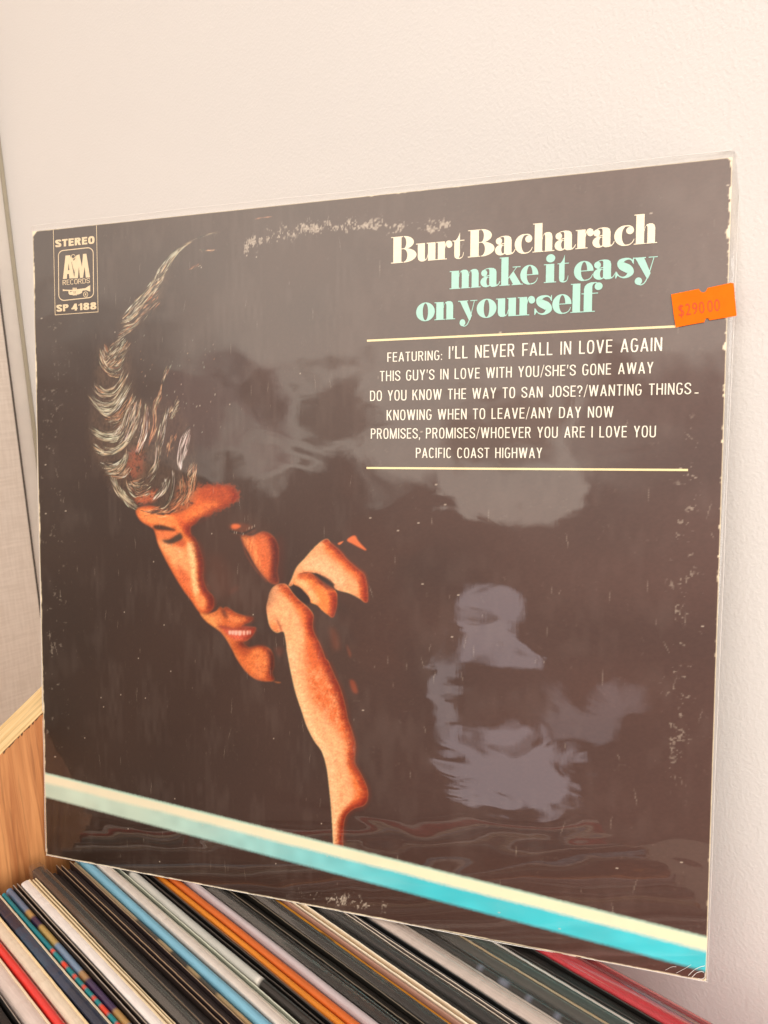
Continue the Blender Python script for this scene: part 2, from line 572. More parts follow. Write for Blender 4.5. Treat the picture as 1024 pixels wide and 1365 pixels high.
# ------------------------------------------------------------------ the records in the crate
def wave(seed, n):
    r = np.random.default_rng(seed)
    x = np.linspace(0, 1, n)
    y = sum(r.normal() / (k ** 1.1) * np.sin(2 * np.pi * k * x + r.uniform(0, 6.28)) for k in range(1, 7))
    return y / 2.0


def spine_profile(p0, p1, h, rnd=0.5):
    """closed folded back of a jacket: rounded along the top"""
    w = p1 - p0; c = (p0 + p1) / 2
    pts = [(p0, ZB - 0 + 1), (p0, -60), (p0, h - w * rnd)]
    for i in range(1, 8):
        th = math.pi - math.pi * i / 8
        pts.append((c + w / 2 * math.cos(th), h - w * rnd + w * rnd * math.sin(th)))
    pts += [(p1, h - w * rnd), (p1, -60), (p1, ZB + 1)]
    return pts


def board(p0, p1, h):
    b = min(0.18, (p1 - p0) * 0.3)
    return [(p0, ZB + 1), (p0, -60), (p0, h - b), (p0 + b, h), (p1 - b, h), (p1, h - b), (p1, -60), (p1, ZB + 1)]


REC_GROUP = 'record jackets filed in the crate'
rec_i = 0


def record(label, p0, p1, kind, col, x0=None, h=None, mat=None, edge=None, inner=None, film=False, colf=None, x1=None):
    """one filed record; p0..p1 its place across the crate in mm"""
    global rec_i
    rec_i += 1
    sd = 100 + rec_i * 7
    r = random.Random(sd)
    x0 = x0 if x0 is not None else 9.5 + r.uniform(-2, 4)
    x1 = x1 if x1 is not None else x0 + 314
    h = h if h is not None else -1.1 + r.uniform(-1.3, 0.7)
    p0, p1 = p0 + 0.17, p1 - 0.17
    pc = (p0 + p1) / 2
    root = empty('record_jacket', (EA * ((x0 + x1) / 2) + EP * pc + Vector((0, 0, ZB))) * MM)
    root.rotation_euler = (0, 0, YAW)
    tag(root, label, 'record', REC_GROUP)
    holder = root
    xa, xb = -(x1 - x0) / 2, (x1 - x0) / 2
    zo = -ZB
    mv = lambda pr: [(p - pc, z + zo) for p, z in pr]
    # strips are built in the record's own frame: its foot is at z = 0
    def strip(name, pr, cf, mt, seed, amp=(0.25, 0.3), dx=(0, 0), sm=False):
        o = ext2(name, mv(pr), xa + dx[0], xb + dx[1], cf, mt, holder, seed, amp, h + zo, smooth=sm, jg=0.0 if sm else 0.055)
        return o
    c = np.array(lin(col))
    ec = np.array(lin(edge if edge else (206, 180, 145)))
    base = colf if colf else (lambda t, j: tuple(c * (1 + 0.05 * math.sin(9 * t + j))))
    mt = mat or M_jacket
    if kind == 'spine':
        strip('jacket', spine_profile(p0, p1, h), base, mt, sd, sm=True)
    elif kind == 'box':                                        # thick flat-topped jacket
        pr = spine_profile(p0, p1, h, 0.22)
        strip('jacket', pr, base, mt, sd)
        if edge:
            strip('card_edge', board(p1 - 0.75, p1 + 0.02, h + 0.12), lambda t, j: tuple(ec), M_jacket, sd, dx=(0.4, 0))
    elif kind == 'open':                                       # two boards with paper sleeve and disc between them
        th = 0.55
        strip('jacket', board(p0, p0 + th, h), lambda t, j: tuple(ec if j in (3, 4) else c), mt, sd)
        strip('jacket_back', board(p1 - th, p1, h - 0.2), lambda t, j: tuple(ec if j in (3, 4) else c), mt, sd + 31)
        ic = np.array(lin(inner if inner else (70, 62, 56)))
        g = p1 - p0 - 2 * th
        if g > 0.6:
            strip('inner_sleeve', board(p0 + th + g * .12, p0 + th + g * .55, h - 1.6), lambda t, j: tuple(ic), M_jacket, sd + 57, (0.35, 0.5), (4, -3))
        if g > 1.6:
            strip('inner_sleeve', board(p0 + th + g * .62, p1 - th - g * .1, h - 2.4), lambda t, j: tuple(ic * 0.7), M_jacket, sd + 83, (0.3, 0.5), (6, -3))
    if film:
        # loose plastic bag over the jacket: two flaps meeting above it in a crinkled seam
        w = p1 - p0
        prf = []
        for i in range(11):
            s = i / 10
            prf.append((p0 - 0.15 + (w + 0.3) * s, h + 0.35 + 0.9 * math.sin(math.pi * min(1, s * 1.25)) ** 2 + 0.25 * math.sin(7 * s + sd)))
        prf = [(p0 - 0.2, h - 45)] + prf + [(p1 + 0.2, h - 45)]
        o = ext2('plastic_sleeve', mv(prf), xa - 3, xb + 2, lambda t, j: (1, 1, 1), M_film2, holder, sd + 5, (0.3, 0.35), h + zo, closed=False, smooth=True, jg=0.0)
    return root


def ext2(name, prof, x0, x1, colf, mat, parent, seed, amp, hz, nx=150, closed=True, smooth=False, jg=0.03):
    wy, wz = wave(seed, nx) * amp[0], wave(seed + 1, nx) * amp[1]
    jag = np.random.default_rng(seed + 2).normal(0, 1, nx) * jg
    vs, cs, fs = [], [], []
    k = len(prof)
    for i in range(nx):
        t = i / (nx - 1)
        x = x0 + (x1 - x0) * t
        for j, (p, z) in enumerate(prof):
            top = min(1.0, max(0.0, (z - hz + 60) / 50))
            vs.append((x * MM, (p + wy[i] * top) * MM, (z + (wz[i] + jag[i]) * top) * MM))
            cs.append(colf(t, j))
    for i in range(nx - 1):
        for j in range(k if closed else k - 1):
            a = i * k + j; b = i * k + (j + 1) % k
            fs.append((a, b, b + k, a + k))
    if closed:
        fs.append(tuple(range(k))); fs.append(tuple(reversed(range((nx - 1) * k, nx * k))))
    return mesh(name, vs, fs, mat, parent, smooth=smooth, cols=cs)


def bands(segs):
    """colours along the spine: list of (t_end, colour)"""
    S = [(t, np.array(lin(c))) for t, c in segs]
    def f(t, j):
        u = t
        for e_, c in S:
            if u <= e_: return tuple(c)
        return tuple(S[-1][1])
    return f


BLK, DK = (30, 27, 26), (44, 38, 36)
record('black jacket with two grey card edges, frontmost in the crate', -62, -50.2, 'open', BLK, edge=(150, 138, 128), inner=(40, 34, 34))
record('pinkish white thick jacket in front of the red spine', -49.6, -42.3, 'box', (226, 208, 200), edge=(236, 214, 184))
record('bright red glossy spine between two whitish jackets', -41.9, -38.5, 'spine', (228, 48, 44), mat=M_gloss)
record('cream thick jacket between red spine and navy jacket', -38.1, -32.7, 'box', (232, 214, 192), edge=(240, 214, 170))
navy = bands([(0.10, (38, 44, 66)), (0.2, (40, 66, 92)), (0.26, (44, 56, 82)), (0.36, (36, 44, 66)), (0.6, (42, 82, 118)), (1.0, (48, 96, 136))])
record('navy blue glossy jacket beside the teal and red spine', -32.3, -27.3, 'box', (40, 60, 90), edge=(214, 198, 172), mat=M_gloss, colf=navy)
seg = []
t = 0.0
seg.append((0.17, (20, 128, 140)))
t = 0.17
for k in range(34):
    if t > 0.43: break
    t += random.choice((0.006, 0.012, 0.02)); seg.append((t, (232, 74, 52) if k % 2 == 0 else (30, 136, 142)))
seg.append((1.0, (20, 128, 140)))
record('thin teal spine with red orange dashes', -26.9, -24.7, 'spine', (20, 128, 140), mat=M_jacket, colf=bands(seg), x0=12)
ms = []
t = 0.0
pal = [((104, 126, 156), 0.07), ((186, 146, 92), 0.022), ((62, 44, 78), 0.028), ((190, 160, 96), 0.05), ((122, 148, 178), 0.075), ((180, 138, 92), 0.022), ((62, 40, 84), 0.075), ((182, 142, 84), 0.03), ((110, 138, 168), 0.05), ((176, 144, 84), 0.03), ((78, 60, 108), 0.06)]
while t < 1:
    for c, d in pal:
        t += d; ms.append((t, c))
record('glossy spine banded blue, gold and purple', -24.3, -20.9, 'spine', (110, 130, 160), mat=M_gloss, colf=bands(ms), x0=9)
record('dark open jacket with thin grey edges behind the banded spine', -20.6, -17.9, 'open', (62, 52, 48), edge=(170, 156, 142), inner=(120, 108, 98), x0=9)
record('white thick worn jacket behind the thin dark one', -17.5, -12.9, 'box', (238, 230, 226), edge=(226, 206, 172), x0=11)
record('cream open jacket with torn paper edges beside the white one', -12.7, -10.5, 'open', (224, 204, 170), edge=(236, 216, 178), inner=(230, 212, 180), x0=13)
record('charcoal jacket in a loose clear bag with a yellow line', -10.2, -4.6, 'box', (66, 60, 56), film=True, x0=6,
       colf=lambda t, j: tuple(lin((226, 186, 84)) if 0.452 < t < 0.52 and j == 6 else lin((50, 46, 44)) * (1 + 0.2 * math.sin(11 * t + 0.4 * j))))
record('dark brown open jacket nearest behind the charcoal bagged one', -4.3, 1.4, 'open', (52, 42, 40), edge=(158, 132, 106), inner=(48, 42, 42), x0=9)
record('black brown open jacket with tan edges in front of the tan patterned one', 1.7, 6.8, 'open', (46, 36, 38), edge=(166, 138, 108), inner=(62, 50, 50), x0=13)
record('tan jacket edge with dark blotches beside the light blue spine', 7.0, 9.5, 'spine', (190, 160, 118), x0=14,
       colf=bands([(0.2, (188, 164, 128)), (0.26, (96, 86, 74)), (0.29, (180, 156, 118)), (0.33, (70, 66, 60)), (0.36, (176, 152, 112)), (0.40, (84, 80, 72)), (0.44, (186, 160, 118)), (1, (196, 164, 118))]))
record('light blue spine behind the tan patterned jacket', 9.8, 13.8, 'spine', (124, 180, 206), mat=M_jacket)
record('off white jacket behind the light blue spine', 14.1, 17.8, 'box', (214, 204, 196), edge=(190, 180, 168))
record('pale green white open jacket with a dark slit', 18.0, 21.0, 'open', (214, 218, 200), edge=(226, 228, 212), inner=(70, 66, 60))
record('spine half silver white and half black', 21.3, 25.4, 'spine', (200, 200, 196), mat=M_gloss, colf=bands([(0.06, (52, 56, 52)), (0.11, (60, 62, 58)), (0.435, (196, 196, 190)), (0.442, (235, 230, 222)), (1, (36, 33, 32))]))
record('black open jacket next to the half silver spine', 25.6, 28.7, 'open', BLK, edge=(74, 66, 60), inner=(52, 46, 44))
record('thin tan brown jacket edge beside the orange spine', 28.8, 29.7, 'spine', (164, 112, 82))
record('orange yellow spine in front of the rust orange spine', 29.9, 33.1, 'spine', (232, 140, 40), mat=M_jacket)
record('rust orange spine between orange and lilac spines', 33.3, 36.7, 'spine', (208, 104, 42), mat=M_jacket)
record('lilac grey spine behind the rust orange one', 37.0, 40.2, 'spine', (190, 176, 180), mat=M_gloss)
record('black glossy thick jacket behind the lilac spine', 40.5, 46.0, 'box', (36, 35, 35), mat=M_gloss, edge=(26, 23, 22), film=True)
record('black open jacket with white worn flecks on its edges', 46.2, 51.3, 'open', (26, 23, 20), edge=(120, 108, 92), inner=(34, 30, 26))
record('dark grey bagged jacket in front of the yellow orange spine', 51.5, 56.4, 'box', (47, 44, 43), edge=(34, 30, 29), film=True)
record('yellow orange worn spine', 56.7, 59.0, 'spine', (222, 150, 36), mat=M_jacket, colf=lambda t, j: tuple(lin((224, 152, 38)) * (0.35 if (math.sin(61 * t) + math.sin(27 * t + 2)) > 1.72 and j < 7 else 1)))
record('pinkish brown narrow jacket behind the yellow orange spine', 59.2, 60.5, 'spine', (172, 132, 116), mat=M_jacket)
record('cream white open jacket with thin orange lines', 60.7, 64.0, 'open', (240, 222, 196), edge=(244, 230, 206), inner=(236, 206, 160))
record('black narrow spine behind the cream white jacket', 64.3, 66.9, 'spine', (34, 31, 30), mat=M_gloss)
record('slate grey bagged jacket beside white edged one', 67.1, 71.3, 'box', (46, 44, 44), edge=(22, 20, 20), film=True)
record('open jacket with three white paper edges', 71.5, 74.2, 'open', (120, 110, 104), edge=(226, 210, 194), inner=(196, 180, 166))
record('black jacket with frayed grey top edge', 74.4, 77.9, 'open', (26, 25, 26), edge=(86, 84, 84), inner=(30, 28, 30))
record('broad pinkish white bagged jacket among the black ones', 78.2, 85.4, 'box', (220, 204, 196), edge=(168, 158, 150), film=True)
mk = [(0.62, (36, 35, 34))]
t = 0.62
rr = random.Random(5)
while t < 0.86:
    t += rr.uniform(0.004, 0.012); mk.append((t, (36, 35, 34)))
    t += rr.uniform(0.003, 0.006); mk.append((t, (112, 118, 136)))
mk.append((1, (36, 35, 34)))
record('dark spine with worn bluish lettering marks', 85.7, 90.9, 'spine', (36, 35, 34), mat=M_gloss, colf=bands(mk), film=True)
record('grey green bagged jacket with a thin tan line', 91.2, 97.0, 'box', (80, 78, 74), edge=(178, 158, 124), film=True)
record('dark teal grey bagged jacket behind the grey green one', 97.2, 102.4, 'box', (54, 68, 64), edge=(206, 202, 196), film=True)
record('black thick jacket in front of the crimson one', 102.7, 109.4, 'open', (24, 21, 20), edge=(60, 54, 50), inner=(30, 26, 24))
record('crimson jacket in a clear bag', 109.8, 117.0, 'box', (196, 36, 50), edge=(120, 26, 36), mat=M_gloss, film=True)
record('dark red jacket rearmost, nearest the wall', 117.5, 121.8, 'box', (150, 34, 42), edge=(196, 92, 92), mat=M_gloss, film=True)

# ------------------------------------------------------------------ the album
album = empty('record_album', (0, 0, 0))
mw = Matrix.Identity(4)
for i in range(3):
    for j in range(3):
        mw[i][j] = WF[i][j]
album.matrix_world = mw
tag(album, 'large dark record album in clear sleeve, side lit man on its front, leaning on wall', 'record album')
S = 314.0

# --- the printed front: painted as colour per point of a fine grid, working in the print's measured coordinates
PX0, PY0, PX1, PY1, K = 90, 280, 560, 1160, 2
HH, WW = (PY1 - PY0) * K, (PX1 - PX0) * K
yy, xx = np.mgrid[0:HH, 0:WW]


def vnoise(h, w, cell, seed, ay=1.0, ax=1.0):
    r = np.random.default_rng(seed)
    gh, gw = int(h / (cell * ay)) + 3, int(w / (cell * ax)) + 3
    g = r.random((gh, gw))
    y = np.arange(h) / (cell * ay); x = np.arange(w) / (cell * ax)
    y0 = y.astype(int); x0 = x.astype(int)
    fy = (y - y0)[:, None]; fx = (x - x0)[None]
    fy = fy * fy * (3 - 2 * fy); fx = fx * fx * (3 - 2 * fx)
    a = g[np.ix_(y0, x0)]; b = g[np.ix_(y0, x0 + 1)]; c = g[np.ix_(y0 + 1, x0)]; d = g[np.ix_(y0 + 1, x0 + 1)]
    return (a * (1 - fx) + b * fx) * (1 - fy) + (c * (1 - fx) + d * fx) * fy


def blur(a, s):
    if s <= 0: return a
    r = int(3 * s + 1)
    k = np.exp(-0.5 * (np.arange(-r, r + 1) / s) ** 2); k /= k.sum()
    for ax in (0, 1):
        n_ = a.shape[ax]
        pad = [(0, 0), (0, 0)]; pad[ax] = (r, r)
        p = np.pad(a, pad, mode='edge')
        a = sum(k[i] * (p[i:i + n_] if ax == 0 else p[:, i:i + n_]) for i in range(2 * r + 1))
    return a


def poly_mask(pts, soft, smooth=True, clip=None):
    P = (np.asarray(pts, float) - (PX0, PY0)) * K
    if smooth: P = catmull(P, True, 5)
    m_ = int(4 * soft * K + 4)
    x0, x1 = max(0, int(P[:, 0].min()) - m_), min(WW, int(P[:, 0].max()) + m_)
    y0, y1 = max(0, int(P[:, 1].min()) - m_), min(HH, int(P[:, 1].max()) + m_)
    gx, gy = np.meshgrid(np.arange(x0, x1) + .5, np.arange(y0, y1) + .5)
    ins = np.zeros(gx.shape, bool)
    for i in range(len(P)):
        (ax, ay), (bx, by) = P[i], P[(i + 1) % len(P)]
        if ay == by: continue
        ins ^= ((ay > gy) != (by > gy)) & (gx < (bx - ax) * (gy - ay) / (by - ay) + ax)
    out = np.zeros((HH, WW), np.float32)
    out[y0:y1, x0:x1] = blur(ins.astype(np.float32), soft * K)
    return out if clip is None else out * clip


img = np.zeros((HH, WW, 3), np.float32)
cover_a = np.zeros((HH, WW), np.float32)


def paint(pts, col, soft=1.0, a=1.0, clip=None, body=False, tex=None, smooth=True, rough=0.0):
    global img, cover_a
    mk_ = poly_mask(pts, soft, smooth, None)
    if rough:
        mk_ = blur(np.clip((mk_ + rough * (vnoise(HH, WW, 2.4, 9) * .5 + grain * .5 - 0.52) * (mk_ > 0.01) - 0.30) / 0.45, 0, 1), 1.4)
    if clip is not None: mk_ = mk_ * clip
    mk_ = mk_ * a
    if tex is not None: mk_ = mk_ * tex
    c = np.asarray(col, np.float32)
    img = img * (1 - mk_[..., None]) + c * mk_[..., None]
    cover_a = 1 - (1 - cover_a) * (1 - mk_)
    return mk_


Z1 = lambda l: [(100 + x / 5.12, 290 + y / 5.12) for x, y in l]
Z2 = lambda l: [(100 + x / 5.12, 460 + y / 5.12) for x, y in l]
Z3 = lambda l: [(170 + x / 5.12, 630 + y / 5.12) for x, y in l]
Z4 = lambda l: [(230 + x / 5.12, 750 + y / 5.12) for x, y in l]
Z5 = lambda l: [(340 + x / 6.024, 690 + y / 6.024) for x, y in l]
Z6 = lambda l: [(370 + x / 4.875, 860 + y / 4.875) for x, y in l]

fineN = vnoise(HH, WW, 3.2, 1); medN = vnoise(HH, WW, 9, 2); bigN = vnoise(HH, WW, 40, 3)
wrinkN = vnoise(HH, WW, 5, 4, 2.6, 0.8)
grain = np.clip(0.55 + 0.9 * (fineN - 0.5) + 0.6 * (medN - 0.5), 0, 1)

ORANGE, LIGHT, PALE, DEEP, DARK = (222, 108, 50), (244, 150, 88), (254, 204, 158), (160, 60, 26), (48, 33, 26)
# brow, nose and the far cheek
face = paint(Z3([(66, 250), (170, 232), (310, 275), (380, 262), (440, 225), (490, 190), (540, 200), (570, 240), (545, 290), (505, 300), (465, 345), (428, 372), (432, 420), (462, 452), (492, 520), (517, 620), (516, 720), (542, 800), (583, 848), (588, 910), (562, 948), (528, 962), (490, 945), (440, 872), (380, 792), (318, 690), (258, 580), (214, 488), (190, 400), (168, 372), (108, 337), (76, 302)]), ORANGE, 1.1, body=True)
fh = paint(Z3([(440, 235), (450, 180), (475, 110), (580, 78), (690, 92), (755, 140), (738, 196), (640, 242), (565, 292), (500, 300)]), (206, 94, 44), 4.5, body=True, rough=0.9)
face = np.maximum(face, fh)
paint(Z3([(70, 258), (150, 245), (290, 285), (312, 330), (300, 380), (200, 352), (110, 330)]), (246, 152, 84), 1.5, 0.9, face)
paint(Z3([(480, 120), (580, 85), (700, 95), (750, 140), (720, 200), (620, 235), (560, 200)]), (160, 62, 28), 5, 0.85, face, tex=np.clip(grain * 1.3, 0, 1))
paint(Z3([(440, 220), (520, 210), (600, 190), (620, 230), (540, 290), (430, 330), (390, 330)]), (242, 136, 66), 4, 0.85, face, tex=np.clip(grain * 1.5, 0, 1))
paint(Z3([(205, 470), (240, 455), (300, 490), (395, 520), (415, 600), (424, 700), (438, 800), (405, 770), (325, 660), (262, 565)]), (252, 174, 116), 2.6, 1, face)
paint(Z3([(420, 700), (440, 800), (400, 770), (330, 660), (350, 640)]), (214, 96, 48), 3.5, 0.85, face)
paint(Z3([(465, 460), (500, 520), (522, 640), (518, 730), (548, 800), (595, 850), (585, 935), (555, 955), (535, 870), (500, 800), (488, 690), (478, 560)]), (168, 60, 24), 2.4, 1, face)
paint(Z3([(404, 480), (440, 462), (462, 500), (474, 600), (478, 700), (492, 800), (470, 850), (446, 810), (432, 700), (414, 590)]), (255, 210, 152), 1.8, 1, face)
paint(Z3([(455, 850), (500, 830), (540, 880), (530, 930), (490, 930)]), (250, 160, 98), 2.6, 0.9, face)
paint(Z3([(296, 285), (320, 300), (360, 370), (420, 430), (440, 470), (400, 470), (350, 410), (310, 340)]), (246, 146, 74), 1.6, 0.9, face)
paint(Z3([(360, 330), (430, 360), (425, 430), (390, 400)]), (190, 74, 32), 2.0, 0.85, face)
paint(Z3([(178, 362), (230, 358), (300, 378), (332, 396), (290, 396), (215, 392), (186, 382)]), (50, 30, 18), 0.9, 0.95, face)
paint(Z3([(198, 398), (330, 405), (345, 425), (300, 445), (245, 450), (212, 440)]), (232, 130, 76), 1.2, 0.9, face)
paint(Z3([(236, 458), (285, 455), (335, 425), (362, 412), (376, 446), (345, 472), (290, 486), (250, 474)]), (58, 46, 36), 1.0, 0.95, face)
paint(Z3([(330, 480), (385, 460), (402, 485), (370, 505)]), (196, 92, 48), 1.2, 0.8, face)
# the cheek beyond the shadow
chk = paint([(322, 714), (336, 715), (350, 709), (362, 714), (370, 727), (371, 745), (369, 762), (371, 776), (362, 777), (352, 768), (341, 753), (333, 738), (326, 726)], (220, 112, 60), 1.2, body=True)
paint([(322, 714), (336, 716), (340, 724), (346, 745), (352, 765), (341, 753), (333, 738)], (252, 170, 104), 2.5, 0.8, chk, tex=np.clip(wrinkN * 2.6 - 0.7, 0, 1))
paint([(362, 712), (374, 725), (374, 776), (360, 778), (362, 750), (360, 730)], (128, 48, 28), 3.5, 0.85, chk)
paint([(308, 700), (314, 699), (319, 702), (314, 706), (309, 704)], (210, 92, 44), 0.8, 0.9)
# upper lip, mouth and chin
jaw = paint(Z4([(190, 340), (250, 348), (300, 332), (325, 303), (345, 318), (370, 305), (430, 345), (490, 365), (547, 376), (532, 402), (482, 424), (468, 440), (505, 448), (566, 448), (548, 492), (515, 525), (478, 545), (520, 580), (585, 568), (640, 578), (684, 625), (692, 700), (678, 755), (694, 800), (640, 806), (580, 796), (530, 766), (480, 712), (440, 650), (410, 590), (370, 520), (330, 470), (290, 440), (230, 396)]), (214, 112, 54), 1.0, body=True)
paint(Z4([(192, 345), (250, 352), (290, 400), (330, 470), (400, 580), (450, 660), (430, 640), (370, 520), (290, 440), (228, 396)]), (240, 170, 98), 1.2, 0.8, jaw)
paint(Z4([(560, 590), (640, 590), (676, 640), (680, 720), (600, 780), (540, 740), (520, 660)]), (236, 138, 74), 2.6, 0.9, jaw, tex=np.clip(grain * 1.5, 0, 1))
paint(Z4([(480, 560), (540, 590), (500, 640), (440, 600), (430, 550)]), (166, 70, 32), 2.6, 0.85, jaw)
paint(Z4([(645, 590), (692, 640), (700, 720), (690, 790), (664, 740), (668, 660)]), (84, 38, 22), 2.0, 0.9, jaw)
paint(Z4([(330, 330), (350, 318), (372, 350), (382, 380), (352, 372)]), (104, 48, 28), 1.2, 0.85, jaw)
paint(Z4([(240, 360), (310, 350), (340, 400), (290, 425)]), (236, 152, 90), 2.0, 0.7, jaw)
paint(Z4([(385, 360), (480, 375), (530, 382), (470, 410), (400, 400)]), (242, 150, 90), 2.0, 0.8, jaw)
paint(Z4([(310, 434), (350, 430), (400, 442), (470, 440), (480, 428), (540, 440), (572, 448), (520, 464), (430, 470), (350, 455)]), (150, 62, 46), 1.0, 0.9)
paint(Z4([(345, 455), (400, 462), (520, 462), (556, 450), (545, 490), (500, 520), (440, 525), (390, 505)]), (206, 88, 66), 1.0, 0.95)
paint(Z4([(400, 508), (460, 512), (520, 500), (490, 530), (430, 530)]), (236, 122, 92), 1.4, 0.75)
paint(Z4([(690, 810), (740, 818), (720, 822)]), (170, 96, 50), 0.6, 0.8)
# hand: upper knuckle
k1 = paint(Z5([(272, 546), (298, 490), (335, 402), (400, 330), (470, 250), (530, 195), (580, 174), (607, 205), (682, 270), (742, 340), (820, 410), (872, 455), (892, 520), (902, 600), (896, 678), (840, 646), (760, 606), (700, 590), (650, 572), (630, 542), (580, 500), (490, 445), (440, 440), (390, 440), (345, 462), (320, 502), (298, 540)]), (252, 178, 128), 0.7, body=True)
paint(Z5([(560, 176), (607, 200), (690, 270), (750, 340), (830, 410), (880, 455), (900, 540), (905, 680), (840, 640), (830, 520), (740, 430), (640, 330), (560, 260)]), (230, 116, 52), 2.6, 0.95, k1)
paint(Z5([(430, 330), (520, 300), (620, 380), (700, 470), (720, 560), (650, 560), (560, 470), (460, 420), (370, 420)]), (255, 206, 164), 4, 0.8, k1)
paint(Z5([(860, 450), (895, 520), (906, 690), (870, 650), (870, 540)]), (206, 84, 36), 1.5, 0.8, k1)
# second knuckle
k2 = paint(Z5([(322, 545), (310, 505), (345, 457), (400, 440), (450, 450), (500, 490), (560, 540), (640, 586), (657, 640), (652, 720), (627, 797), (590, 780), (540, 742), (500, 700), (450, 680), (440, 650), (400, 600), (360, 560)]), (244, 140, 70), 0.7, body=True)
paint(Z5([(325, 540), (312, 505), (345, 470), (420, 520), (480, 600), (520, 690), (460, 680), (440, 650), (400, 600)]), (255, 196, 142), 2.2, 0.9, k2)
paint(Z5([(345, 460), (400, 440), (470, 460), (430, 490), (360, 490)]), (196, 92, 46), 1.4, 0.75, k2)
paint(Z5([(600, 590), (655, 620), (655, 720), (628, 797), (610, 720)]), (214, 92, 40), 1.6, 0.8, k2)
paint(Z5([(480, 442), (560, 474), (620, 516), (638, 545), (600, 540), (540, 500)]), (44, 30, 26), 0.8, 0.95)
paint(Z5([(470, 455), (540, 510), (640, 575), (600, 578), (520, 530)]), (126, 54, 30), 0.8, 0.7)
paint(Z5([(340, 458), (400, 436), (470, 446), (400, 448)]), (112, 52, 30), 0.5, 0.85)
paint(Z5([(298, 562), (325, 543), (372, 570), (422, 622), (443, 662), (437, 692), (398, 690), (350, 652), (308, 602)]), (46, 30, 27), 0.8, 1.0)
# third finger tip and thumb, wrist, forearm in one
arm = paint(Z5([(120, 600), (150, 556), (200, 534), (250, 540), (290, 592), (340, 650), (400, 702), (440, 742), (466, 790), (460, 860), (472, 925), (512, 1000), (542, 1070), (562, 1130)]) + Z6([(330, 110), (370, 200), (410, 290), (440, 400), (456, 480), (490, 580), (506, 660), (500, 760), (542, 840), (582, 930), (584, 1000), (560, 1040), (500, 1060), (450, 1100), (430, 1160), (425, 1250), (420, 1318), (370, 1312), (360, 1200), (350, 1050), (335, 900), (320, 790), (290, 690), (240, 620), (190, 520), (160, 430), (120, 310), (90, 180), (60, 20)]) + Z5([(258, 1050), (238, 930), (216, 912), (170, 920), (122, 872), (100, 780), (94, 712), (108, 650)]), (253, 186, 136), 0.7, body=True)
paint(Z5([(240, 540), (290, 592), (400, 702), (470, 790), (465, 870), (480, 930), (560, 1100), (610, 1205), (560, 1205), (470, 1205), (420, 1100), (400, 960), (385, 860), (330, 740), (250, 640), (190, 580)]), (226, 112, 52), 3.0, 0.95, arm)
paint(Z5([(440, 742), (475, 800), (468, 870), (500, 960), (455, 930), (420, 850)]), (196, 76, 36), 2.2, 0.8, arm)
sh = np.clip(grain * 1.35 - 0.1, 0, 1)
paint(Z6([(180, 20), (290, 10), (370, 180), (420, 290), (460, 430), (500, 580), (515, 700), (500, 770), (450, 760), (440, 660), (390, 560), (300, 450), (220, 340), (190, 200)]), (216, 98, 40), 4.0, 0.95, arm, tex=sh)
paint(Z6([(300, 60), (370, 180), (430, 320), (470, 480), (440, 470), (380, 330), (310, 180)]), (176, 66, 28), 3.0, 0.85, arm, tex=np.clip(sh + 0.2, 0, 1))
paint(Z6([(450, 760), (505, 760), (550, 840), (590, 930), (590, 1010), (540, 1050), (480, 1060), (500, 960), (480, 880)]), (222, 106, 44), 2.6, 0.95, arm, tex=np.clip(sh + 0.25, 0, 1))
paint(Z6([(500, 1010), (590, 990), (560, 1050), (460, 1100), (430, 1200), (425, 1320), (400, 1320), (405, 1180), (430, 1080)]), (186, 70, 28), 1.8, 0.9, arm)
paint(Z6([(60, 20), (110, 20), (130, 200), (180, 370), (260, 560), (350, 700), (380, 900), (390, 1100), (385, 1310), (365, 1310), (350, 1050), (320, 790), (240, 620), (160, 430), (100, 200)]), (255, 214, 168), 2.4, 0.7, arm)
paint(Z5([(165, 790), (190, 838), (214, 885), (214, 918), (196, 880), (176, 830)]), (116, 44, 24), 1.0, 0.85)
paint(Z5([(130, 830), (170, 850), (200, 900), (170, 918), (126, 876)]), (232, 130, 72), 2.0, 0.7, arm)
paint(Z5([(185, 540), (225, 545), (230, 575), (190, 560)]), (206, 104, 64), 1.0, 0.7, arm)
# faint pieces in the dark
paint(Z5([(740, 182), (775, 152), (806, 148), (830, 190), (896, 262), (840, 240), (790, 212)]), (226, 112, 62), 0.7, 0.95)
paint(Z5([(664, 208), (690, 195), (712, 190), (682, 216)]), (226, 120, 70), 0.5, 0.9)
paint(Z5([(600, 880), (650, 920), (680, 1040), (640, 1060), (616, 980)]), (120, 62, 40), 3.0, 0.5)
paint(Z5([(735, 1020), (770, 1090), (760, 1120)]), (140, 70, 44), 1.2, 0.5)
paint(Z6([(470, 230), (500, 240), (520, 310), (490, 300)]), (150, 66, 36), 1.6, 0.7)
paint(Z4([(700, 580), (750, 590), (740, 640), (715, 630)]), (104, 50, 34), 2.0, 0.5)
paint(Z4([(390, 190), (440, 160), (450, 180), (400, 215)]), (110, 48, 30), 2.0, 0.5)
# skin grain
skin = np.clip(face + chk + jaw + k1 + k2 + arm, 0, 1)


def band(pts, w_, col, soft, a, tex=None):
    """a soft brush line"""
    P = catmull(pts, False, 6)
    A, B = [], []
    for i in range(len(P)):
        t_ = P[min(i + 1, len(P) - 1)] - P[max(i - 1, 0)]; t_ = t_ / max(1e-9, np.linalg.norm(t_))
        nn = np.array([-t_[1], t_[0]]) * w_ / 2
        A.append(P[i] + nn); B.append(P[i] - nn)
    paint(A + B[::-1], col, soft, a, smooth=False, tex=tex)


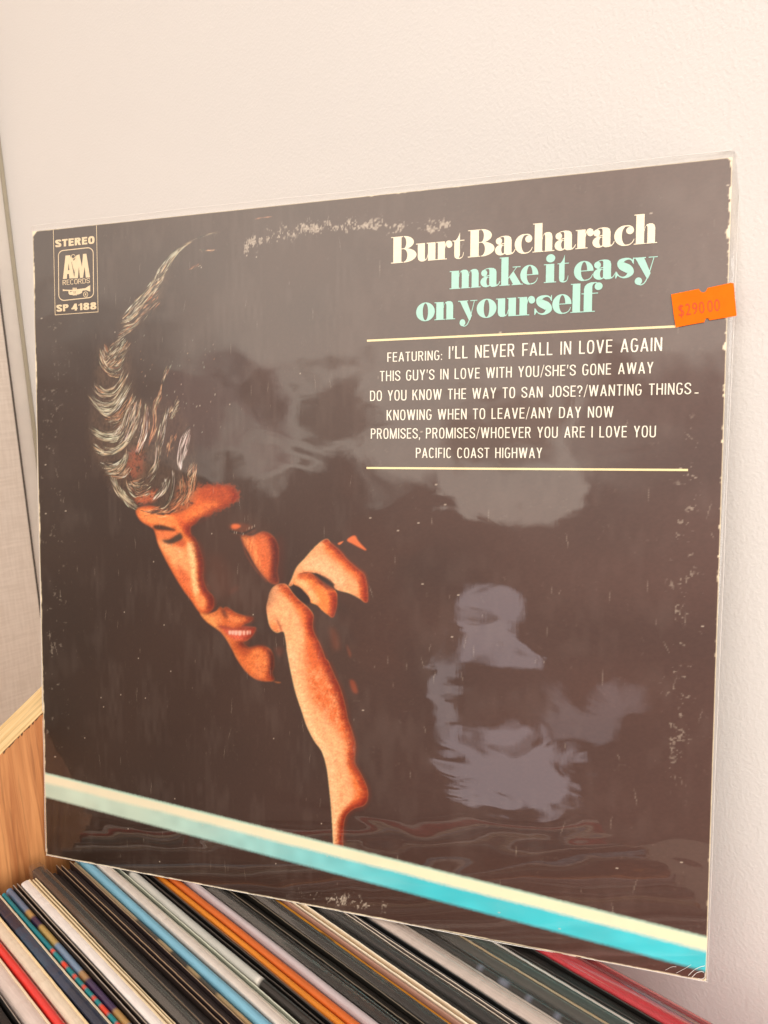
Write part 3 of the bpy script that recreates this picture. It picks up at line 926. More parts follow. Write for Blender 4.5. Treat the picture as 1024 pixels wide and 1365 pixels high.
# the shaded side: dim skin that is only just readable, and soft ends to the light
SHD = (74, 43, 31)
paint(Z3([(500, 310), (640, 260), (760, 250), (900, 330), (1000, 400), (800, 440), (830, 560), (900, 690), (1000, 780), (980, 900), (860, 960), (700, 920), (600, 930), (580, 840), (530, 740), (510, 600), (450, 430)]), SHD, 5, 0.40)
paint(Z3([(560, 560), (660, 600), (720, 760), (640, 860), (560, 780)]), (92, 52, 38), 6, 0.4)
paint(Z3([(690, 362), (760, 342), (850, 366), (876, 400), (800, 424), (730, 414)]), (112, 56, 34), 1.6, 0.6)
band(Z3([(700, 398), (760, 412), (800, 412), (870, 378)]), 2.2, (34, 24, 20), 0.8, 0.8)
paint(Z3([(715, 356), (745, 350), (775, 366), (740, 384), (712, 378)]), (222, 104, 52), 1.0, 0.9)
band(Z3([(560, 300), (480, 340), (440, 372), (446, 430), (478, 470)]), 3.0, (84, 34, 20), 1.8, 0.6)
band(Z3([(482, 470), (512, 540), (526, 640), (526, 730), (560, 800)]), 3.6, (96, 36, 20), 2.0, 0.7)
band(Z3([(596, 850), (598, 915), (560, 956), (520, 964)]), 2.4, (96, 36, 20), 1.4, 0.6)
band([(372, 716), (374, 736), (372, 756), (374, 776)], 7, (84, 36, 26), 4.5, 0.8)
band([(322, 718), (328, 738), (340, 758), (356, 776)], 1.6, (140, 62, 34), 0.8, 0.5)
band(Z4([(690, 610), (702, 690), (692, 760), (704, 800)]), 4, (62, 32, 22), 2.0, 0.75)
band(Z4([(470, 552), (520, 582), (590, 566), (640, 574)]), 3, (84, 36, 22), 1.6, 0.7)
band(Z4([(500, 365), (552, 378), (540, 405), (490, 426)]), 3, (90, 40, 24), 1.6, 0.7)
band(Z4([(575, 452), (560, 490), (520, 528)]), 3, (84, 36, 24), 1.6, 0.6)
band(Z4([(420, 540), (480, 552), (520, 545)]), 3, (120, 54, 28), 1.8, 0.6)
band(Z5([(606, 205), (690, 275), (750, 345), (830, 412), (880, 455), (902, 560), (900, 680)]), 2.6, (140, 50, 24), 1.5, 0.6)
band(Z5([(655, 640), (652, 720), (628, 800)]), 2.4, (110, 40, 22), 1.4, 0.6)
band(Z5([(470, 790), (466, 860), (480, 930), (520, 1010), (550, 1080), (580, 1140)]), 3.0, (110, 42, 22), 1.8, 0.65)
band(Z6([(340, 110), (378, 200), (418, 290), (448, 400), (464, 490), (498, 590), (514, 670), (508, 760), (550, 845), (592, 935), (590, 1010), (560, 1052), (500, 1070), (455, 1110), (435, 1180), (430, 1300)]), 3.2, (104, 40, 20), 1.8, 0.65)
skin = np.clip(face + chk + jaw + k1 + k2 + arm, 0, 1)
img *= (1 + skin[..., None] * (0.15 * (grain - 0.55))[..., None] * np.array([0.5, 1.0, 1.3]))
# soften the modelling inside the skin, leave its outline crisp
for sg, am in ((3.6, 0.40),):
    den = np.maximum(blur(skin, sg), 0.05)[..., None]
    soft_ = np.stack([blur(img[..., c] * skin, sg) for c in range(3)], -1) / den
    img = img * (1 - am * skin[..., None]) + soft_ * am * skin[..., None]
lee = np.zeros_like(skin)
lee[:, :-16] = skin[:, 16:]
lee = blur(lee, 7.0)
fall = (1 - np.clip(lee * 1.15, 0, 1)) * skin
img *= 1 - fall[..., None] * np.array([0.34, 0.60, 0.74])
img *= 1 - skin[..., None] * np.array([0.03, 0.10, 0.16])
pore = vnoise(HH, WW, 2.6, 81, 1.0, 1.6) * .55 + vnoise(HH, WW, 6, 82, 0.7, 1.8) * .45
rubbed = np.clip(0.35 + 1.2 * (1 - np.clip(lee, 0, 1)), 0, 1)
img *= 1 + (skin * rubbed * 0.55 * (pore - 0.5))[..., None] * np.array([0.6, 1.0, 1.2])
pg = np.random.default_rng(5).normal(0, 1, (HH, WW)).astype(np.float32)
pg = blur(pg, 0.9) * 1.6
img *= 1 + skin[..., None] * 0.07 * pg[..., None]
for i, (x, w_) in enumerate(((392, 9), (412, 9), (434, 11), (460, 12), (488, 8), (512, 7), (530, 5))):
    paint(Z4([(x - w_, 466), (x + w_, 466), (x + w_ * .8, 494 - abs(i - 3) * 2), (x - w_ * .8, 496 - abs(i - 3) * 2)]), (232, 190, 172), 0.7, 0.85)
# forehead lights under the fringe
paint(Z2([(410, 1030), (520, 990), (580, 1000), (540, 1060), (440, 1080)]), (196, 92, 50), 2.5, 0.85, tex=np.clip(grain * 1.5, 0, 1))
paint(Z2([(350, 760), (420, 700), (470, 760), (450, 880), (390, 910), (350, 850)]), (176, 82, 54), 4.0, 0.8, tex=np.clip(grain * 1.7 - .1, 0, 1))
paint(Z2([(720, 940), (820, 930), (840, 1010), (760, 1130), (640, 1130), (690, 1040)]), (190, 96, 50), 3.0, 0.75, tex=np.clip(grain * 1.7 - .1, 0, 1))

# hair: many fine strands between guide lines
hairm = vnoise(HH, WW, 4, 71, 2.5, 0.8) * .6 + grain * .4
for pl, a_h in ((Z2([(160, 40), (250, 10), (360, -20), (380, 150), (410, 360), (520, 420), (560, 620), (540, 860), (480, 980), (380, 1060), (280, 1000), (200, 860), (110, 700), (110, 540), (140, 300)]), 0.55),
                (Z2([(540, 420), (660, 380), (780, 560), (830, 780), (830, 960), (700, 1110), (560, 1120), (520, 900)]), 0.32),
                (Z1([(700, 215), (640, 275), (560, 400), (440, 550), (300, 710), (360, 800), (480, 690), (590, 560), (650, 380)]), 0.40)):
    paint(pl, (104, 78, 58), 4.5, a_h, tex=np.clip(hairm * 1.6 - 0.25, 0, 1))


def strand(P, col, w, a):
    """one hair: a thin tapering sparkling line, painted over what is there"""
    L = np.linalg.norm(np.diff(P, axis=0), axis=1).sum()
    ns = max(4, int(L * 1.5))
    s = np.linspace(0, len(P) - 1, ns)
    i0 = np.minimum(s.astype(int), len(P) - 2); f = (s - i0)[:, None]
    Q = P[i0] * (1 - f) + P[i0 + 1] * f
    tp = np.clip(np.minimum(np.linspace(0, 1, ns), np.linspace(1, 0, ns)) * 4, 0.2, 1)
    spark = 0.6 + 0.4 * np.sin(np.linspace(0, L / 8 + 1, ns) + RNG.uniform(0, 6.28))
    x0, y0 = (Q.min(0) - 3).astype(int); x1, y1 = (Q.max(0) + 4).astype(int)
    if x0 < 0 or y0 < 0 or x1 >= WW or y1 >= HH: return
    mk_ = np.zeros((y1 - y0, x1 - x0), np.float32)
    for dx in (-2, -1, 0, 1, 2):
        for dy in (-2, -1, 0, 1, 2):
            X = Q[:, 0].astype(int) + dx; Y = Q[:, 1].astype(int) + dy
            d2 = (X + .5 - Q[:, 0]) ** 2 + (Y + .5 - Q[:, 1]) ** 2
            np.maximum.at(mk_, (Y - y0, X - x0), (tp * spark * np.exp(-d2 / (2 * (w * tp) ** 2 + 0.05))).astype(np.float32))
    mk_ = np.clip(mk_ * a * 1.35, 0, 0.97)
    sub = img[y0:y1, x0:x1]
    sub *= (1 - mk_[..., None]); sub += np.asarray(col, np.float32) * mk_[..., None]
    cv_ = cover_a[y0:y1, x0:x1]
    cv_ += (1 - cv_) * mk_


HC = [(214, 222, 200), (236, 226, 204), (228, 190, 150), (206, 150, 110), (196, 196, 176), (240, 210, 190)]


def lock(guides, n_, cols, w=0.8, a=0.7, jit=3.0, part=(0.35, 1.0), fan=1.0, dark=0.36):
    G = [catmull((np.asarray(g, float) - (PX0, PY0)) * K, False, 10) for g in guides]
    m_ = 40
    G = [np.stack([np.interp(np.linspace(0, 1, m_), np.linspace(0, 1, len(g)), g[:, i]) for i in (0, 1)], 1) for g in G]
    for _ in range(int(n_ * 3.0)):
        t_ = RNG.uniform(0, len(G) - 1) if len(G) > 1 else 0
        i = min(int(t_), len(G) - 2) if len(G) > 1 else 0
        f = t_ - i
        P = G[i] * (1 - f) + G[i + 1] * f if len(G) > 1 else G[0].copy()
        l = RNG.uniform(*part); s0 = RNG.uniform(0, 1 - l)
        P = P[int(s0 * m_): max(int(s0 * m_) + 4, int((s0 + l) * m_))]
        P = P + RNG.normal(0, jit, 2) + np.linspace(-1, 1, len(P))[:, None] * RNG.normal(0, jit * .6 * fan, 2)
        if RNG.random() < dark:
            strand(P, (40 + RNG.uniform(0, 20), 28 + RNG.uniform(0, 14), 20 + RNG.uniform(0, 8)), w * RNG.uniform(.6, 1.2), 0.75)
        else:
            k_ = RNG.uniform(.78, 1.28)
            strand(P, [min(255, c * k_) for c in cols[RNG.integers(len(cols))]], w * RNG.uniform(.42, .9), a * RNG.uniform(.5, 1.35))


COOL = [(206, 206, 180), (230, 224, 200), (180, 176, 150), (236, 212, 178), (188, 156, 120)]
WARM = [(226, 176, 136), (206, 140, 100), (236, 204, 170), (190, 116, 78)]
PINK = [(236, 206, 206), (226, 190, 186), (240, 222, 210)]
# crown rim
rim = Z1([(985, 98), (880, 125), (800, 155), (712, 210), (640, 270), (592, 330), (552, 400), (512, 468), (440, 545), (372, 620), (300, 705)])
rim2 = Z1([(950, 112), (880, 134), (812, 162), (735, 212), (680, 280), (640, 350), (600, 410), (560, 480), (500, 560), (430, 640), (350, 745)])
lock([rim], 18, COOL + WARM[:1], 0.8, 0.8, 1.2, (0.12, 0.4), 0.4)
lock([rim[2:], rim2[2:]], 45, COOL, 0.75, 0.7, 2.0, (0.1, 0.3), 0.5)
lock([rim[6:], rim2[6:]], 50, COOL, 0.8, 0.75, 2.0, (0.15, 0.4), 0.5)
lock([Z1([(640, 360), (560, 440), (470, 540)]), Z1([(580, 480), (500, 560), (420, 640)]), Z1([(580, 600), (480, 680), (380, 760)])], 45, WARM, 0.7, 0.6, 3.0, (0.15, 0.45), 0.6)
lock([Z1([(400, 600), (360, 650), (300, 705)]), Z1([(480, 660), (400, 730), (300, 740)]), Z1([(400, 760), (330, 800), (270, 850)])], 40, COOL + WARM, 0.8, 0.7, 3.0, (0.3, 0.8))
lock([Z1([(840, 228), (950, 222)])], 4, WARM, 0.9, 0.8, 2.0, (0.3, 0.6)); lock([Z1([(780, 355), (860, 312)])], 3, WARM, 0.8, 0.6, 2.0, (0.4, 0.7))
strand((np.array([(339, 292), (350, 290), (364, 288.5)], float) - (PX0, PY0)) * K, WARM[1], 0.8, 0.8)
# back of the head: hooked tufts
lock([Z2([(150, 30), (165, 110), (210, 190), (290, 205), (335, 150)]), Z2([(215, 10), (240, 60), (290, 80), (350, 0)])], 60, COOL + WARM, 0.75, 0.7, 4.0, (0.25, 0.7))
lock([Z2([(340, -60), (290, -10), (240, 40), (200, 90)]), Z2([(380, -10), (330, 60), (270, 130), (200, 170)])], 60, COOL + WARM[:2], 0.75, 0.6, 4.0, (0.2, 0.5))
lock([Z2([(135, 255), (190, 300), (260, 300), (310, 240), (335, 160)]), Z2([(130, 290), (170, 345), (250, 345), (320, 280), (380, 170)])], 60, COOL + WARM[:2], 0.75, 0.7, 3.0, (0.25, 0.7))
lock([Z2([(95, 330), (150, 385), (230, 400), (290, 360), (340, 260)]), Z2([(110, 370), (170, 430), (250, 425), (310, 360), (380, 250)]), Z2([(130, 410), (210, 470), (280, 440), (340, 350), (390, 270)])], 130, COOL, 0.8, 0.75, 3.0, (0.25, 0.7))
lock([Z2([(190, 480), (280, 480), (350, 400), (400, 330)]), Z2([(280, 590), (350, 540), (400, 450), (410, 370)])], 60, WARM + COOL[:1], 0.75, 0.6, 4.0, (0.25, 0.7))
lock([Z2([(105, 540), (170, 590), (250, 600), (320, 560), (400, 440)]), Z2([(115, 600), (190, 640), (270, 640), (350, 590), (430, 440)])], 110, COOL, 0.8, 0.75, 3.0, (0.25, 0.7))
lock([Z2([(115, 660), (180, 710), (260, 715), (340, 660), (420, 540)]), Z2([(140, 730), (220, 745), (290, 720), (350, 660), (390, 590)])], 110, COOL + WARM[:1], 0.8, 0.75, 3.0, (0.25, 0.7))
lock([Z2([(165, 800), (230, 820), (300, 800), (350, 740)]), Z2([(190, 830), (270, 850), (340, 820), (360, 690)])], 75, COOL, 0.8, 0.7, 3.0, (0.3, 0.8))
lock([Z2([(200, 870), (290, 840), (350, 760)]), Z2([(240, 880), (330, 900), (380, 840)])], 45, COOL + WARM, 0.7, 0.6, 3.0, (0.3, 0.8))
# temple and side: upright strands
lock([Z2([(400, 380), (350, 440), (310, 560), (260, 620)]), Z2([(445, 370), (430, 500), (380, 620), (340, 680)])], 130, COOL + WARM + PINK, 0.7, 0.55, 4.0, (0.2, 0.6))
lock([Z2([(480, 400), (470, 520), (440, 660), (420, 720)]), Z2([(500, 400), (490, 600), (450, 700), (430, 760)])], 55, PINK + WARM, 0.8, 0.65, 3.0, (0.2, 0.6))
lock([Z2([(580, 340), (545, 410), (540, 560), (490, 705)])], 26, WARM, 0.7, 0.6, 2.5, (0.2, 0.6), 0.5)
lock([Z2([(650, 120), (605, 220), (580, 340), (545, 480)])], 22, WARM + COOL[:1], 0.7, 0.55, 3.0, (0.1, 0.3), 0.5)
lock([Z2([(640, 390), (605, 520), (570, 650), (555, 850), (500, 950)]), Z2([(610, 510), (580, 700), (560, 800), (490, 900)])], 65, PINK + COOL + WARM, 0.75, 0.6, 3.0, (0.15, 0.5))
lock([Z2([(690, 345), (655, 430), (640, 500)]), Z2([(720, 420), (680, 470), (650, 500)])], 26, COOL + WARM[:1], 0.8, 0.65, 3.0, (0.2, 0.5))
lock([Z2([(795, 550), (735, 620), (705, 760), (718, 855)]), Z2([(780, 590), (765, 690), (735, 800), (725, 860)])], 90, PINK, 0.9, 0.8, 2.0, (0.25, 0.7), 0.5)
lock([Z2([(820, 780), (790, 850), (765, 890)]), Z2([(830, 850), (815, 950), (800, 1000)])], 24, WARM, 0.7, 0.6, 4.0, (0.3, 0.7))
lock([Z2([(715, 560), (690, 650), (675, 720)]), Z2([(630, 660), (610, 780)])], 14, WARM[:2], 0.7, 0.5, 3.0, (0.2, 0.5))
for _ in range(70):                                        # stray lights towards the top of the head
    p = np.array([100 + RNG.uniform(400, 1000) / 5.12, 460 + RNG.uniform(-60, 640) / 5.12])
    q = p + np.array([RNG.normal(0, .6) + 0.8, -RNG.uniform(1, 4)])
    strand((np.array([p, q]) - (PX0, PY0)) * K, HC[RNG.integers(len(HC))], 0.6, RNG.uniform(.1, .5))
# fringe
lock([Z2([(230, 880), (290, 1000), (370, 1090), (440, 1130)]), Z2([(270, 900), (310, 990), (380, 1060), (430, 1090)])], 55, COOL, 0.75, 0.65, 3.0, (0.2, 0.6))
lock([Z2([(350, 900), (360, 970), (420, 1035), (490, 1010)]), Z2([(380, 960), (430, 940), (480, 900)]), Z2([(420, 1070), (490, 1040), (560, 1000)])], 50, COOL + WARM, 0.7, 0.6, 4.0, (0.3, 0.7))
lock([Z2([(670, 850), (672, 940), (645, 1060), (560, 1150)])], 16, PINK + COOL, 0.85, 0.75, 1.6, (0.5, 1.0), 0.4)
lock([Z2([(645, 890), (610, 1000), (540, 1060)]), Z2([(600, 930), (590, 980), (510, 1070)])], 34, COOL + PINK, 0.8, 0.65, 3.0, (0.3, 0.8))
lock([Z2([(830, 880), (810, 1000), (740, 1110)]), Z2([(720, 900), (720, 1020), (640, 1110)])], 50, WARM, 0.65, 0.55, 5.0, (0.2, 0.6))
lock([Z2([(430, 1130), (500, 1140), (600, 1110)]), Z2([(560, 1150), (650, 1140), (720, 1100)])], 34, WARM, 0.7, 0.55, 4.0, (0.3, 0.7))
# eyelashes
for x, y in ((250, 470), (262, 478), (276, 484), (290, 486), (304, 484)):
    strand((np.array(Z3([(x, y), (x - 4, y + 16)])) - (PX0, PY0)) * K, (120, 150, 140), 0.6, 0.5)
for x, y in ((712, 395), (728, 405), (742, 410), (780, 405), (788, 420), (812, 385), (828, 378), (848, 372), (865, 362)):
    strand((np.array(Z3([(x + 4, y - 12), (x, y + 14)])) - (PX0, PY0)) * K, (200, 196, 180), 0.6, 0.6)
cover_a = np.clip(cover_a, 0, 1)

# the grid of the cover: finer where the portrait is
us = np.concatenate([np.arange(0, 24, 0.5), np.arange(24, 166, 0.28), np.arange(166, S + 1e-6, 0.5)]); us[-1] = S
vs_ = np.arange(0, S + 1e-6, 0.32); vs_[-1] = S
UU, VV = np.meshgrid(us, vs_)
XP, YP = uv_to_px(UU, VV)


def samp(A, x, y):
    fx = np.clip((x - PX0) * K - .5, 0, WW - 1.001); fy = np.clip((y - PY0) * K - .5, 0, HH - 1.001)
    x0 = fx.astype(int); y0 = fy.astype(int); fx = fx - x0; fy = fy - y0
    if A.ndim == 3: fx = fx[..., None]; fy = fy[..., None]
    return (A[y0, x0] * (1 - fx) + A[y0, x0 + 1] * fx) * (1 - fy) + (A[y0 + 1, x0] * (1 - fx) + A[y0 + 1, x0 + 1] * fx) * fy


gh, gw = UU.shape
PA = samp(cover_a, XP, YP); PA[(XP < PX0 + 1) | (XP > PX1 - 1) | (YP < PY0 + 1) | (YP > PY1 - 1)] = 0
PC = lin(np.clip(samp(img, XP, YP) / np.maximum(PA, 0.02)[..., None], 0, 255)) * PA[..., None]
t_ = np.clip(UU / S, 0, 1)[..., None]
h_ = np.clip(VV / S, 0, 1)[..., None]
ground = (1 - t_) * (lin((36, 24, 16)) * (1 - h_) + lin((58, 37, 25)) * h_) + t_ * lin((80, 54, 47))  # left ground painted lighter upward, standing for the reflected haze there
ground = ground * (0.9 + 0.25 * vnoise(gh, gw, 70, 31)[..., None]) * (0.93 + 0.14 * vnoise(gh, gw, 2, 32)[..., None])
COLR = ground * (1 - PA[..., None]) + PC
COLR = np.clip(COLR, 0, 1)

# slanted stripe: cream over cyan, paler towards the left
top = 43.2 - (43.2 - 17.9) * UU / S; bot = 30.6 - (30.6 - 3.9) * UU / S
q = (top - VV) / (top - bot)
ed = lambda x, w_: np.clip(x / w_ + 0.5, 0, 1)
edge_n = (vnoise(gh, gw, 2, 41) - .5) * 0.02
sa = ed(q + edge_n, 0.10) * ed(1 - q + edge_n, 0.12)
split = ed(q - 0.40 + edge_n * 1.5 + (vnoise(gh, gw, 30, 42) - .5) * 0.04, 0.16)
lf = np.clip((UU - 55) / 150, 0, 1)[..., None]
cream = lin((226, 216, 186)) * (1 - lf) + lin((244, 232, 196)) * lf
cyan = lin((186, 204, 186)) * (1 - lf) + lin((70, 200, 212)) * lf
cyan = cyan * (0.9 + 0.2 * vnoise(gh, gw, 18, 43)[..., None])
stripe = cream * (1 - split[..., None]) + cyan * split[..., None]
rimc = ed(0.07 - q, 0.08)[..., None]
stripe = stripe * (1 - rimc * .6) + lin((150, 214, 200)) * rimc * .6
COLR = COLR * (1 - sa[..., None]) + stripe * sa[..., None]

# scuffs: white flecks in the places where the sleeve is rubbed
fl = vnoise(gh, gw, 1.5, 51, 1.7, 0.9) * 0.5 + vnoise(gh, gw, 6, 52, 1.3, 1.0) * 0.5
fl2 = vnoise(gh, gw, 1.5, 53)
big = vnoise(gh, gw, 26, 54)
arc_y = np.interp(XP, [300, 340, 400, 470, 560, 640], [345, 322, 305, 300, 303, 300])
zone = np.exp(-((YP - arc_y) / 11.0) ** 2) * ((XP > 325) & (XP < 600)) * 0.95
zone = np.maximum(zone, np.exp(-((XP - (925 - (YP - 500) * 0.05)) / 22.0) ** 2) * np.clip((YP - 520) / 80, 0, 1) * np.clip((1120 - YP) / 150, 0, 1) * 0.42)
zone = np.maximum(zone, np.exp(-((YP - (1192 + (XP - 400) * .16)) / 10.0) ** 2) * np.exp(-((XP - 470) / 70.0) ** 2) * 0.85)
zone = np.maximum(zone, np.exp(-((XP - 70) / 24.0) ** 2) * ((YP > 430) & (YP < 1000)) * 0.26)
zone = np.maximum(zone, 0.05)
sc = np.clip((fl + 0.34 * zone * (0.6 + 0.8 * big) - 0.83) / 0.10, 0, 1) * np.clip(zone * 1.3, 0, 1) * (0.18 + 0.55 * fl2)
dots = (np.random.default_rng(77).random((gh, gw)) > 0.99993).astype(float)
dots = np.maximum(dots, np.roll(dots, 1, 1)); dots = np.maximum(dots, np.roll(dots, 1, 0) * .6)
sc = np.clip(sc + dots * 0.55, 0, 0.9)[..., None]
COLR = COLR * (1 - sc) + lin((214, 196, 176)) * sc
# fine scratches, most of them upright
rs_ = np.random.default_rng(91)
scr = np.zeros((gh, gw))
for _ in range(170):
    cx_, cy_ = rs_.integers(4, gw - 4), rs_.integers(4, gh - 40)
    L_ = int(rs_.integers(4, 26)); dr_ = rs_.normal(0, 0.12)
    for k_ in range(L_):
        xi = int(cx_ + dr_ * k_); yi = cy_ + k_
        if 0 <= xi < gw and yi < gh: scr[yi, xi] = max(scr[yi, xi], rs_.uniform(.04, .2) * math.sin(math.pi * (k_ + .5) / L_))
COLR = COLR * (1 - scr[..., None]) + lin((214, 196, 176)) * scr[..., None]
# soft rubbed veil
veil = np.clip((vnoise(gh, gw, 30, 55, 1.5, 1.0) * .6 + vnoise(gh, gw, 7, 56, 3, .8) * .4 - 0.52) / 0.4, 0, 1)[..., None] * 0.05
COLR = COLR * (1 - veil) + lin((170, 150, 140)) * veil
# worn card edges
dl, dr, dt, db = UU, S - UU, S - VV, VV
wn = vnoise(gh, gw, 9, 61) * 0.6 + vnoise(gh, gw, 3, 62) * 0.4
wide = vnoise(gh, gw, 60, 63)
wear = np.clip((0.22 + 5.5 * np.clip(wn - 0.45, 0, 1) * np.clip(wide - 0.45, 0, 1) - dt) / 0.3, 0, 1) * (UU > 2)
wear = np.maximum(wear, np.clip((0.32 + 0.9 * wn * wide - dl) / 0.4, 0, 1))
wear = np.maximum(wear, np.clip((0.30 + 1.3 * np.clip(wn - 0.5, 0, 1) * 2.2 * np.clip((VV - 40) / 200, 0.3, 1) - dr) / 0.35, 0, 1))
wear = np.maximum(wear, np.clip((0.25 + 0.5 * wn - db) / 0.4, 0, 1))
for (cu, cv, r_) in ((0, S, 3.2), (S, S, 2.2), (S, 0, 1.8), (0, 0, 1.4)):
    dd = np.abs(UU - cu) + np.abs(VV - cv)
    wear = np.maximum(wear, np.clip((r_ - dd) / 0.8, 0, 1))
wear = wear[..., None]
COLR = COLR * (1 - wear) + lin((240, 222, 190)) * wear
grid_mesh('front_cover', UU * MM, VV * MM, np.zeros_like(UU), COLR.astype(np.float32), M_print, album)['label'] = 'dark printed front with side lit man resting his cheek on his hand, cream and blue stripe below'

mb = MB(); mb.box((0.0001, 0.0001, -0.0036), (S * MM - 0.0001, S * MM - 0.0001, -0.00006))
mb.build('card_sleeve', M_card, album)


# --- lettering
class Ink:
    """flat letters laid a hair above the print; each piece sits a little higher than the last so none coincide"""
    def __init__(s, z=0.05): s.v = []; s.f = []; s.z = z

    def poly(s, pts):
        s.z += 0.0025
        vv = [Vector((p[0], p[1], 0)) for p in pts]
        o = len(s.v)
        s.v += [(p[0] * MM, p[1] * MM, s.z * MM) for p in pts]
        for tri in tessellate_polygon([vv]):
            a, b, c = [vv[i] for i in tri]
            if (b - a).cross(c - a).z < 0: tri = tri[::-1]
            s.f.append(tuple(i + o for i in tri))

    def strip(s, A, B):
        s.z += 0.0025
        o = len(s.v); n_ = len(A)
        s.v += [(p[0] * MM, p[1] * MM, s.z * MM) for p in list(A) + list(B)]
        for i in range(n_ - 1):
            a, b, c, d = A[i], A[i + 1], B[i + 1], B[i]
            area2 = sum(p[0] * q_[1] - q_[0] * p[1] for p, q_ in ((a, b), (b, c), (c, d), (d, a)))
            f = (o + i, o + i + 1, o + n_ + i + 1, o + n_ + i)
            s.f.append(f if area2 > 0 else f[::-1])

    def build(s, name, mat, parent): return mesh(name, s.v, s.f, mat, parent)


def ell(cx, cy, rx, ry, a0=0, a1=360, n_=40):
    return [(cx + rx * math.cos(math.radians(a0 + (a1 - a0) * i / n_)), cy + ry * math.sin(math.radians(a0 + (a1 - a0) * i / n_))) for i in range(n_ + 1)]


def vstroke(P, n_=8):
    C = catmull([(x, y, w_) for x, y, w_ in P], False, n_)
    A, B = [], []
    for i in range(len(C)):
        t_ = C[min(i + 1, len(C) - 1)][:2] - C[max(i - 1, 0)][:2]
        t_ = t_ / max(1e-9, np.linalg.norm(t_))
        nn = np.array([-t_[1], t_[0]]) * max(C[i][2], 0.02) / 2
        A.append(tuple(C[i][:2] + nn)); B.append(tuple(C[i][:2] - nn))
    return ('s', A, B)


def R_(x0, y0, x1, y1): return ('p', [(x0, y0), (x1, y0), (x1, y1), (x0, y1)])


def ring(o, i_, a0=0, a1=360): return ('s', ell(*o, a0, a1), ell(*i_, a0, a1))


def disc(x, y, rx, ry=None): return ('p', ell(x, y, rx, ry or rx, 0, 360, 28)[:-1])


def crv(pts, n_=5): return ('p', [tuple(p) for p in catmull(pts, True, n_)])


